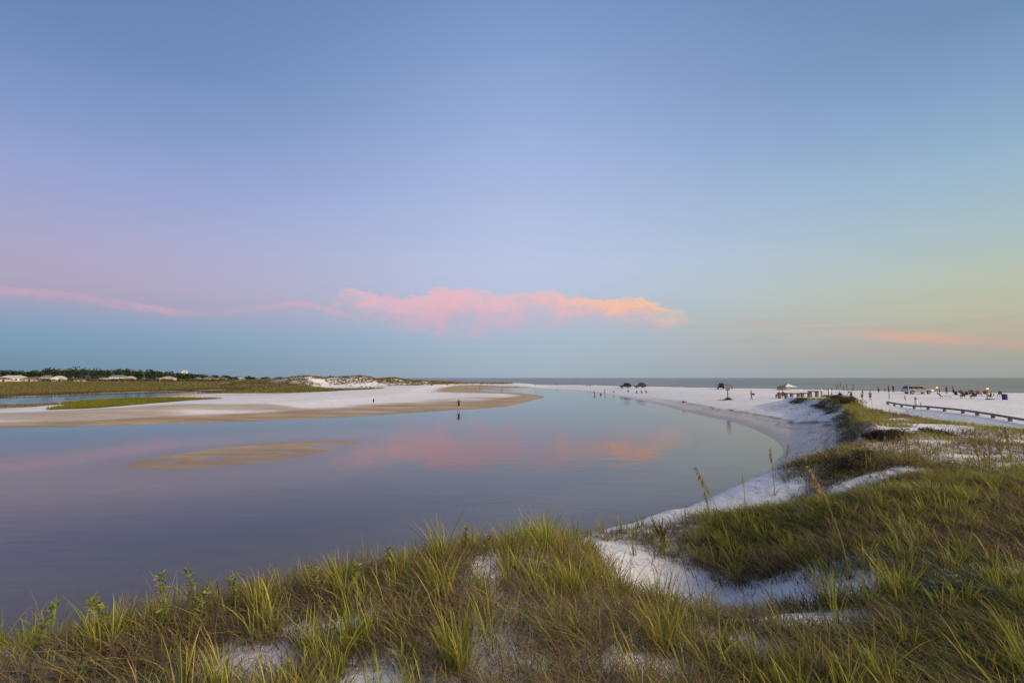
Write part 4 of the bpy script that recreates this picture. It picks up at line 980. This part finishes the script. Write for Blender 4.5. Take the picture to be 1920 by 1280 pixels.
def body_meshes(pname):
    """one continuous skinned body per pose, and garments lifted off its surface"""
    if pname in BODY: return BODY[pname]
    J = pose(pname); names = list(J); vs_ = [Vector(J[k]) for k in names]; idx = {k: i for i, k in enumerate(names)}
    edges = [(idx[a], idx[b]) for a, b in BONES]; rad = [RAD.get(k, RAD.get(k[1:])) for k in names]
    for n, s in (('l', -1), ('r', 1)):                       # five fingers on each hand
        h = vs_[idx[n+'ha']]; w = vs_[idx[n+'wr']]; d = (h-w).normalized(); sd = d.cross(Vector((1, 0, 0.2))).normalized()
        for k, (off, ln) in enumerate([(-.027, .060), (-.009, .072), (.009, .068), (.026, .052), (-.045, .030)]):
            base = h+sd*off*(.8 if k < 4 else .6)+d*(.012 if k < 4 else -.03)
            tip = base+d*ln+Vector((-s*.012, -.012, 0))+(sd*off*.5)
            vs_ += [base, tip]; rad += [(.010, .010), (.007, .007)]; m = len(vs_); edges += [(idx[n+'ha'], m-2), (m-2, m-1)]
    me = bpy.data.meshes.new('body_skeleton'); me.from_pydata(vs_, edges, []); ob = bpy.data.objects.new('body_skeleton', me); COL.objects.link(ob)
    sk = ob.modifiers.new('skin', 'SKIN'); sk.branch_smoothing = 0.6; sk.use_smooth_shade = True
    if not me.skin_vertices: me.attributes.new('skin', 'FLOAT', 'POINT')
    for i, r_ in enumerate(rad): me.skin_vertices[0].data[i].radius = r_
    me.skin_vertices[0].data[idx['pelvis']].use_root = True
    sub = ob.modifiers.new('sub', 'SUBSURF'); sub.levels = 1
    bpy.context.view_layer.update(); dg = bpy.context.evaluated_depsgraph_get()
    body = bpy.data.meshes.new_from_object(ob.evaluated_get(dg)); bpy.data.objects.remove(ob); bpy.data.meshes.remove(me)
    body.materials.clear(); body.materials.append(SKIN)
    n = len(body.vertices); co = np.zeros(n*3); body.vertices.foreach_get('co', co); co = co.reshape(-1, 3)
    nr = np.zeros(n*3); body.vertices.foreach_get('normal', nr); nr = nr.reshape(-1, 3)
    D = np.stack([seg_dist(co, np.array(J[a]), np.array(J[b]))[0] for a, b in BONES], 1); T = np.stack([seg_dist(co, np.array(J[a]), np.array(J[b]))[1] for a, b in BONES], 1)
    k = D.argmin(1); lab = np.array([a[1:] if a[0] in 'lr' and a[1:] in RAD else a for a, _ in BONES], object)[k]; lab2 = np.array([b[1:] if b[0] in 'lr' and b[1:] in RAD else b for _, b in BONES], object)[k]; t = T[np.arange(n), k]
    polys = [list(p.vertices) for p in body.polygons]
    def garment(nm, sel, off):
        f = [p for p in polys if sum(sel[i] for i in p) >= 3 or all(sel[i] for i in p)]
        if not f: return None
        ids = sorted({i for p in f for i in p}); mp = {q: j for j, q in enumerate(ids)}
        g = bpy.data.meshes.new(nm); g.from_pydata([tuple(co[i]+nr[i]*off) for i in ids], [], [[mp[i] for i in p] for p in f]); g.update()
        g.polygons.foreach_set('use_smooth', np.ones(len(g.polygons), bool)); g.materials.append(SKIN); return g
    shirt = ((lab == 'pelvis') & (lab2 == 'spine') & (t > .25)) | (lab == 'spine') | ((lab == 'chest') & ((lab2 != 'neck') | (t < .6))) | ((lab == 'sh') & (t < .62))
    short = ((lab == 'pelvis') & (lab2 == 'spine') & (t <= .45)) | ((lab == 'pelvis') & (lab2 == 'hip')) | ((lab == 'hip') & (t < .72))
    trous = short | ((lab == 'hip') & (t >= .72)) | ((lab == 'kn') & (t < .9))
    hc = np.array(J['head']); rel = co-hc
    hair = ((lab == 'head') | (lab == 'jaw')) & ((rel[:, 2] > .035) | (rel[:, 1] > .015)) & (rel[:, 2] > -.06)
    BODY[pname] = dict(body=body, shirt=garment('shirt', shirt, .016), shorts=garment('shorts', short, .018), trousers=garment('trousers', trous, .014), hair=garment('hair', hair, .014))
    return BODY[pname]
def person(x, y, rz, pname, label, top=None, bottom='black', legs='shorts', hair=HAIR, scale=1.0, group=None, dz=0.0, hat=None):
    """rz 0 faces the camera side (-y)"""
    B = body_meshes(pname); root = empty('person', (x, y, max(hz(x, y), -.25)-.01+dz), rz, scale); tag(root, label, 'person', group)
    def put(nm, me, m):
        if me is None: return
        o = bpy.data.objects.new(nm, me); COL.objects.link(o); o.parent = root; o.material_slots[0].link = 'OBJECT'; o.material_slots[0].material = m; return o
    put('body', B['body'], SKIN); put('hair', B['hair'], hair)
    if top: put('shirt', B['shirt'], CL[top])
    put(legs, B[legs], CL[bottom])
    if hat:
        hd = pose(pname)['crown']; th = np.linspace(0, 2*math.pi, 17)[:-1]
        m = MB(); m.bm.free(); m.bm = bmesh.new()
        m.tube([(hd[0], hd[1], hd[2]-.06), (hd[0], hd[1], hd[2]-.045)], [.19, .185], 16); m.tube([(hd[0], hd[1], hd[2]-.06), (hd[0], hd[1], hd[2]+.05)], [.115, .09], 12); m.build('hat', CL[hat], root)
    return root
person(-8.52, 77.9, R(200), 'wade', 'person in navy top and black shorts stepping into the shallows, arms out', 'navy', 'black', dz=.0)
person(-25.6, 90.0, R(160), 'stand', 'small child in dark clothes alone on the wide tan flat', 'black', 'navy', scale=.62)
person(-19.0, 283, R(30), 'stand', 'person in orange on the low dune end by the sea', 'orange', 'tan', 'trousers')
person(-16.0, 243, R(70), 'stand', 'person in dark grey at the head of the lagoon inlet', 'grey', 'black', 'trousers')
person(-3.9, 186.4, R(-60), 'walk', 'person in maroon wading behind the sand tip', 'maroon', 'maroon', dz=-.05)
person(13.0, 272, R(0), 'ground', 'person in brown sitting on the narrow strip between lagoon and sea', 'brown', 'brown')
person(26.3, 285, R(10), 'stand', 'person in black standing at the sea edge of the strip', 'black', 'black', 'trousers')
person(34.8, 226, R(20), 'ground', 'person in grey sitting on the strip beside a companion in red', 'grey', 'denim')
person(36.2, 225, R(-20), 'ground', 'person in red sitting on the strip beside a companion in grey', 'red', 'denim')
person(24.8, 145.7, R(-40), 'bend', 'person in black bending over the water at the lagoon edge', 'black', 'black', dz=-.1)
person(26.8, 147.6, R(60), 'crouch', 'person in maroon crouching in the shallow water', 'maroon', 'black', dz=-.1)
person(28.6, 149.6, R(90), 'stand', 'fair person in pink standing over the crouching one', 'pink', 'tan', hair=HAIRB, dz=-.05)
person(31.8, 152, R(0), 'ground', 'person in orange sitting on a towel above the lagoon edge', 'orange', 'white')
person(35.4, 148, R(-30), 'ground', 'person in black sitting alone in front of the black car', 'black', 'black')
for k, (x, y, c, lab) in enumerate([(35.5,138.2,'navy','person in navy sitting at the end of the small sand group'), (36.4,136.6,'orange','person in orange sitting in the middle of the small sand group'), (37.3,135.4,'brown','person in brown sitting on the sand group\'s far side')]):
    person(x, y, R(-25+30*k), 'ground', lab, c, 'tan')
person(40.24, 81.77, R(75), 'carry', 'person in yellow shirt walking over the sand with a dark bag', 'tan', 'yellow', 'trousers')
person(66.6, 147, R(200), 'stand', 'person in grey standing right of the navy car', 'grey', 'denim', 'trousers')
person(46.4, 84.6, R(-140), 'sit', 'person in bright blue sitting by the first wooden table', 'blue', 'denim', 'trousers')
person(47.5, 85.2, R(150), 'sit', 'person in maroon sitting beside the one in bright blue', 'maroon', 'black')
person(58.9, 92.5, R(20), 'stand', 'person in white hat and white shirt beyond the wooden tables', 'white', 'denim', hat='white', scale=.85)
person(53.2, 78.9, R(-50), 'sit', 'person in black sitting low behind the grassy ridge', 'black', 'black')
person(54.6, 78.2, R(-80), 'bend', 'person in purple bending over behind the grassy ridge', 'purple', 'black', 'trousers')
person(54.5, 75.7, R(180), 'stand', 'person in white shirt behind the ridge next to one in magenta', 'white', 'black', scale=.8)
person(55.1, 74.8, R(170), 'stand', 'person in magenta shirt behind the end of the ridge', 'magenta', 'black', scale=.8)
for k, (x, y, c, lab) in enumerate([(83.3,110.4,'grey','person in grey standing in a loose row on the open beach'), (84.6,110.2,'tan','person in tan standing in a loose row on the open beach'), (87.0,112.2,'green','person in dark green standing in a loose row on the open beach'), (86.2,109.8,'maroon','person in maroon standing nearest the silver car in the row')]):
    person(x, y, R(40*k), 'stand', lab, c, 'black' if k != 3 else 'maroon', 'trousers' if k != 1 else 'shorts', scale=.9 if k < 2 else 1)
person(92.2, 104.8, R(40), 'stand', 'person in black beside the torch in front of the silver car', 'black', 'black', 'trousers', scale=.8)
person(93.2, 104.2, R(-60), 'stand', 'person in magenta standing at the edge of the picnic circle', 'magenta', 'purple', 'trousers')
person(97.0, 106.8, R(10), 'stand', 'person in maroon and black standing behind the long black table', 'maroon', 'black', 'trousers')

def beach_chair(x, y, rz, label, m, group):
    t = empty('beach_chair', on(x, y), rz); tag(t, label, 'chair', group)
    MB().box((0, -.02, .40), (.52, .50, .03), (R(-4), 0, 0), .008).build('seat', m, t)
    MB().box((0, .33, .66), (.52, .03, .56), (R(-20), 0, 0), .008).build('backrest', m, t)
    for sx in (-1, 1):
        MB().tube([(sx*.27, -.27, 0), (sx*.27, .02, .42), (sx*.27, .24, .42)], .013, 6).build('leg', M_RIM, t)
        MB().tube([(sx*.27, .30, 0), (sx*.27, -.10, .40)], .013, 6).build('leg', M_RIM, t)
        MB().box((sx*.28, -.02, .60), (.05, .48, .025), None, .006).build('armrest', W_DARK, t)
    return t
C_BRN, C_MAR, C_BLK = cloth('chair_brown', (.17,.075,.04)), cloth('chair_maroon', (.12,.025,.03)), cloth('chair_black', (.02,.02,.022))
for k, (x, y, rz, top, cm, lab) in enumerate([(89.0,96.2,20,'black',C_BLK,'at the near end of the long black table'), (91.2,96.4,-10,'navy',C_BLK,'at the middle of the long black table'), (86.2,91.6,30,'maroon',C_MAR,'turned towards the long black table'), (87.6,91.2,10,'red',C_MAR,'between two others in the picnic circle'), (89.0,91.3,-15,'brown',C_BRN,'on the sea side of the picnic circle'),
        (90.0,89.6,-40,'orange',C_BRN,'at the outer end of the picnic circle'), (73.2,79.0,160,'maroon',C_BRN,'with its back to the dune fence'), (74.9,78.9,190,'purple',C_MAR,'beside a companion facing the sea'), (75.8,77.0,215,'black',C_BRN,'next to the dark flat board')]):
    x_, y_ = x, y
    col = {C_BLK: 'black', C_MAR: 'maroon', C_BRN: 'brown'}[cm]
    beach_chair(x_, y_, R(rz), f'{col} folding beach chair {lab}', cm, 'chairs of the beach picnic')
    person(x_, y_, R(rz), 'sit', f'person in {top} shirt seated {lab}', top, 'denim', dz=-.03, group='people of the beach picnic')
for k, (x, y, rz) in enumerate([(46.4,84.6,-140), (47.5,85.2,150), (53.2,78.9,-50)]):
    beach_chair(x, y, R(rz), ['grey folding chair under the person in bright blue', 'grey folding chair under the person beside the blue one', 'grey folding chair hidden behind the grassy ridge'][k], CL['grey'], 'chairs behind the dune')
lg = empty('lounge_chair', on(71.2, 80.2), R(65)); tag(lg, 'red-brown reclining lounge chair in front of the picnic circle', 'lounger')
MB().box((0, -.35, .34), (.66, 1.2, .05), None, .012).build('seat', C_BRN, lg); MB().box((0, .52, .60), (.66, .05, .80), (R(-42), 0, 0), .012).build('backrest', C_BRN, lg)
for sx in (-1, 1):
    for sy in (-.85, .3): MB().tube([(sx*.31, sy, 0), (sx*.31, sy, .36)], .018, 6).build('leg', W_DARK, lg)
def table(name, x, y, rz, L, D, H, mt, ml, label, leg_w, group=None, cat='table'):
    t = empty(name, on(x, y), rz); tag(t, label, cat, group)
    n = 3
    for k in range(n): MB().box((0, (k-(n-1)/2)*D/n, H-.085), (L, D/n-.012, .17), None, .012).build('top_plank', mt, t)
    for s in (-1, 1):
        MB().box((s*(L/2-leg_w/2-.10), 0, (H-.175)/2-.02), (leg_w, D*.8, H-.16), None, .012).build('leg', ml, t)
    return t
for k, (x, y, H, lab) in enumerate([(46.0,82.6,.98,'low wooden table with slab legs beside the person in blue'), (47.9,82.3,.94,'weathered wooden table with its near leg missing planks, second along the dune'), (49.9,82.6,.98,'wooden table with two broad orange slab legs in the middle of the row'), (52.1,84.0,1.22,'tallest wooden table at the grassy end of the row')]):
    table('wooden_table', x, y, R(-6), 1.62, .7, H, W_DARK, W_ORANGE, lab, .34, 'wooden tables behind the dune')
table('folding_table', 90.2, 97.6, R(4), 2.6, .75, .72, M_PLASTIC, M_PLASTIC, 'long low black table in the picnic circle', .08)

# shade tent
t = empty('shade_tent', on(77.7, 137.1), R(15)); tag(t, 'low white and grey peaked shade tent near the sea', 'tent')
w, hE, hP = 2.1, .95, 1.75; pk = (0.1, 0, hP); cs = [(-w, -1.5, hE), (w, -1.5, hE), (w, 1.5, hE), (-w, 1.5, hE)]
for k in range(4): MB().poly([cs[k], cs[(k+1) % 4], pk], .02).build('roof_panel', CL['white'] if k in (0, 1) else CL['grey'], t)
for c in cs: MB().tube([(c[0], c[1], -.05), c], .025, 6).build('pole', M_RIM, t)
MB().poly([(-w, 1.49, .02), (w, 1.49, .02), (w, 1.49, hE-.03), (-w, 1.49, hE-.03)], .015).build('back_wall', cloth('tent_wall', (.34,.34,.22)), t)

# signs, posts, rail
s_ = empty('beach_sign', on(38.3, 86.3), R(-12)); tag(s_, 'tall grey sign board on a single post above a grassy mound', 'sign')
MB().box((0, 0, 1.3), (.14, .14, 2.7), None, .012).build('post', W_GREY, s_)
MB().box((0, -.09, 2.22), (.74, .04, 1.02), None, .006).build('board', simple('sign_grey', (.30,.31,.29), .6, bump=.2), s_)
for zz in (1.78, 2.66): MB().box((0, -.115, zz), (.78, .03, .06), None, .006).build('frame_rail', W_GREY, s_)
md = empty('grass_mound', (38.3, 86.2, hz(38.3, 86.2))); tag(md, 'low green grass mound round the foot of the sign post', 'grass mound')
a = Acc(); n = 1600; r_ = np.abs(RNG.normal(0, .55, n)); an = RNG.uniform(0, 6.28, n)
P = np.stack([r_*np.cos(an)*1.5, r_*np.sin(an)*.8, np.full(n, -.02)], 1)
a.add(*blades(P, .12+.55*np.exp(-(r_/.35)**2)*RNG.uniform(.5, 1, n), np.full(n, .035), RNG.uniform(0, 6.28, n), RNG.uniform(.3, .9, n), np.full(n, .3), jit((.085,.10,.02), n), jit((.17,.17,.03), n), 3)); add_obj('blades', a.mesh('mound_blades'), M_LEAF, md)
nb = empty('notice_board', on(56.2, 85.9), R(10)); tag(nb, 'small white notice board between two dark posts behind the ridge', 'sign')
for sx in (-1, 1): MB().box((sx*.32, 0, .80), (.10, .10, 1.7), None, .01).build('post', W_DARK, nb)
MB().box((0, -.02, 1.15), (.54, .04, .55), None, .006).build('panel', simple('notice_white', (.62,.62,.60), .6), nb)
fp = FENCE
fr = empty('rail_fence', (fp[0][0], fp[0][1], hz(*fp[0]))); tag(fr, 'low dark timber rail on short posts along the back of the dune', 'fence')
o0 = Vector(fr.location); pts = []
for i in range(len(fp)-1):
    a_, b_ = Vector(fp[i]), Vector(fp[i+1]); n = max(1, round((b_-a_).length/2.4))
    for k in range(n): pts.append(a_+(b_-a_)*k/n)
pts.append(Vector(fp[-1])); P3 = [Vector((p.x, p.y, hz(p.x, p.y)))-o0 for p in pts]
for p in P3: MB().box((p.x, p.y, p.z+.08), (.18, .18, .50), (0, 0, R(-20)), .014).build('post', W_GREY, fr)
for p, q in zip(P3[:-1], P3[1:]):
    d = q-p; c = (p+q)/2+Vector((0, 0, .27)); L = d.length
    MB().box(c, (L-.006, .10, .16), (0, -math.asin(d.z/L), math.atan2(d.y, d.x)), .012).build('rail', W_GREY, fr)
wp = empty('marker_post', on(49.8, 60.0)); tag(wp, 'short thick white marker post at the end of the timber rail', 'post')
MB().tube([(0, 0, -.05), (0, 0, .98), (0, 0, 1.06), (0, 0, 1.12)], [.15, .145, .12, .05], 14).build('shaft', simple('white_paint_worn', (.66,.64,.55), .6), wp); MB().tube([(0, 0, .80), (0, 0, .92)], [.155, .155], 14).build('band', M_PLASTIC, wp)
def torch(x, y, h, label):
    t = empty('torch', on(x, y)); tag(t, label, 'torch')
    MB().tube([(0, 0, -.1), (0, 0, h)], .03, 8).build('pole', W_DARK, t)
    MB().tube([(0, 0, h-.02), (0, 0, h+.12), (0, 0, h+.18)], [.05, .10, .11], 10).build('cup', M_PLASTIC, t)
    MB().tube([(0, 0, h+.15), (.01, 0, h+.25), (-.02, 0, h+.38), (.03, 0, h+.55)], [.10, .20, .16, .02], 10).build('flame', M_FLAME, t, True)
torch(90.3, 103.2, 1.05, 'burning torch beside the silver car bonnet'); torch(93.0, 95.0, .95, 'burning torch standing alone past the picnic circle')
bn_ = empty('waste_barrel', on(76.5, 75.5)); tag(bn_, 'dark blue waste barrel standing alone on the sand', 'barrel')
MB().tube([(0,0,0), (0,0,.02), (0,0,.28), (0,0,.30), (0,0,.56), (0,0,.58), (0,0,.84)], [.33,.335,.335,.35,.35,.335,.335], 20).build('drum', simple('barrel_blue', (.03,.04,.15), .5), bn_)
MB().tube([(0,0,.84), (0,0,.88)], [.36,.35], 20).build('rim', M_PLASTIC, bn_)
bd = empty('bodyboard', on(74.6, 75.9), R(20)); tag(bd, 'dark flat board lying on the sand near the barrel', 'board')
MB().prism([(-.7, .03), (.55, .03), (.72, .10), (.55, .12), (-.7, .12)], -.27, .27, 0, .02).build('deck', simple('board_foam', (.05,.055,.06), .7), bd); MB().box((-.45, 0, .135), (.3, .3, .02), None, .006).build('pad', M_PLASTIC, bd)
mp_ = empty('thin_stake', on(76.9, 77.0)); tag(mp_, 'thin wooden stake between the flat board and the barrel', 'stake'); MB().tube([(0, 0, -.1), (.02, 0, .78)], [.03, .025], 8).build('shaft', W_GREY, mp_); MB().box((.02, 0, .76), (.09, .09, .06), None, .01).build('cap', W_DARK, mp_)
ck = empty('cooler', on(31.2, 88.1), R(20)); tag(ck, 'small red cool box alone on the lagoon slope', 'cooler')
MB().box((0, 0, .19), (.58, .36, .36), None, .03).build('tub', simple('cooler_red', (.33,.06,.045), .45), ck); MB().box((0, 0, .41), (.61, .39, .08), None, .02).build('lid', CL['white'], ck); MB().tube([(-.30,0,.30), (-.33,-.0,.47), (.33,0,.47), (.30,0,.30)], .014, 6).build('handle', M_PLASTIC, ck)
bg_ = empty('shoulder_bag', (40.0, 81.5, hz(40.24, 81.77)+.92), R(75)); tag(bg_, 'dark blue bundle held by the person in yellow', 'bag')
MB().box((0, -.42, .10), (.34, .40, .30), (R(8), 0, 0), .08).build('pouch', CL['navy'], bg_); MB().tube([(-.1, -.30, .22), (-.06, -.22, .30), (.06, -.22, .30), (.1, -.30, .22)], .015, 6).build('strap', CL['black'], bg_)

# ------------------------------------------------------------------ beach houses beyond the marsh
def house(X, Yd, w, ztop, label, wall, roof, gable=False, lit=False, storeys=1, depth=8.0):
    zg = hz(X, Yd); top = ztop-zg
    root = empty('beach_house', (X, Yd, zg-.1), math.atan2(-X, Yd)*0.6); tag(root, label, 'house', 'houses beyond the marsh')
    rh = min(1.8, top*.36); wh = top-rh; d2 = depth/2; w2 = w/2
    MB().box((0, 0, wh/2), (w, depth, wh)).build('wall', wall, root)
    ov = .35
    if gable: out = [(-w2-ov, wh-.12), (0, wh+rh), (w2+ov, wh-.12), (w2+ov, wh+.06), (0, wh+rh+.18), (-w2-ov, wh+.06)]
    if gable:
        m = MB(); m.prism([(-w2+.01, wh-.001), (w2-.01, wh-.001), (0, wh+rh-.06)], -d2+.05, d2-.05); m.build('gable', wall, root)
        rf = MB().prism(out, -d2-ov, d2+ov).build('roof', roof, root)
    else:
        m = MB(); b = [(-w2-ov, -d2-ov, wh), (w2+ov, -d2-ov, wh), (w2+ov, d2+ov, wh), (-w2-ov, d2+ov, wh)]; rl = max(.3, w2-d2*.7); r0, r1 = (-rl, 0, wh+rh), (rl, 0, wh+rh)
        bv = [m.bm.verts.new(p) for p in b+[r0, r1]]
        for f in ((3, 2, 1, 0), (0, 1, 5, 4), (1, 2, 5), (2, 3, 4, 5), (3, 0, 4)): m.bm.faces.new([bv[i] for i in f])
        rf = m.build('roof', roof, root)
    if w > 6: MB().box((w*.2, .8, wh+rh*.9), (.6, .6, 1.1)).build('chimney', simple('chimney_brick', (.22,.12,.09), .9), rf)
    n = max(1, int(w/2.2))
    for s in range(storeys):
        zc = wh*(s+.52)/storeys; hh = min(1.25, wh/storeys*.45)
        for k in range(n):
            xc = -w2+w*(k+.5)/n; isdoor = (s == 0 and k == n//2 and n > 1)
            if isdoor:
                dh = min(2.05, wh/storeys*.82); o = MB().box((xc, -d2-.03, dh/2+.02), (.95, .08, dh)).build('door', W_DARK, root); MB().box((xc+.33, -d2-.09, dh*.5), (.05, .06, .12)).build('handle', M_RIM, o)
            else:
                o = MB().box((xc, -d2-.02, zc), (1.15, .06, hh)).build('window', simple('window_trim', (.7,.7,.68), .6), root)
                MB().box((xc, -d2-.055, zc), (.95, .03, hh-.2)).build('pane', M_LITWIN if (lit and k == 0) else M_GLASS, o)
    return root
HW = simple('stucco_white', (.72,.70,.68), .85, scale=.8); HT = simple('stucco_tan', (.50,.38,.27), .85, scale=.8); HB = simple('stucco_beige', (.58,.50,.40), .85, scale=.8); HP = simple('stucco_rose', (.46,.33,.28), .85, scale=.8)
RG = simple('roof_grey', (.22,.22,.22), .8, scale=1.5); RB = simple('roof_brown', (.15,.105,.08), .85, scale=1.5); RW = simple('roof_pale', (.55,.53,.50), .7, scale=1.5)
for a_ in [(-326.5,300,7.3,5.76,'pale house half hidden in scrub at the end of the marsh',HB,RB), (-325.1,310,5.5,5.44,'small beige house beside the widest white house',HB,RB), (-338.9,330,12.3,6.84,'widest white house with a pale roof on the marsh edge',HW,RW), (-296.8,300,7.3,5.76,'tan house between the two white houses',HT,RB),
           (-316.4,330,6.9,6.91,'white two storey house with a grey roof before the pines',HW,RG,False,False,2), (-298.7,320,5.3,6.30,'small white cottage at the end of the row',HW,RW,True), (-266.5,300,4.6,4.61,'low tan shed in the marsh scrub',HT,RB), (-284.8,340,7.5,5.10,'low beige bungalow in front of the wood',HB,RW), (-340.8,420,12.0,7.50,'long white house high against the wood',HW,RG),
           (-314.9,400,6.6,6.42,'rose coloured house below the long white one',HP,RW), (-255.3,360,8.7,6.05,'pale gabled house alone in the green scrub',HB,RW,True), (-351.0,520,5.4,13.39,'tall white tower house standing above the trees',HW,RW,True,False,3,5.0), (-341.3,520,6.3,8.99,'white rooftop just beside the tall tower house',HW,RW,False,False,2),
           (-239.6,370,4.1,5.71,'small house with one brightly lit window',HP,RG,False,True), (-267.6,430,8.0,6.61,'rose house with a dark roof behind the lit one',HP,RB,False,False,2), (-240.1,400,8.8,5.72,'beige house at the foot of the white dunes',HB,RB), (-208.3,370,7.3,5.59,'pale rose house tucked into the dunes',HP,RW)]:
    house(*a_)
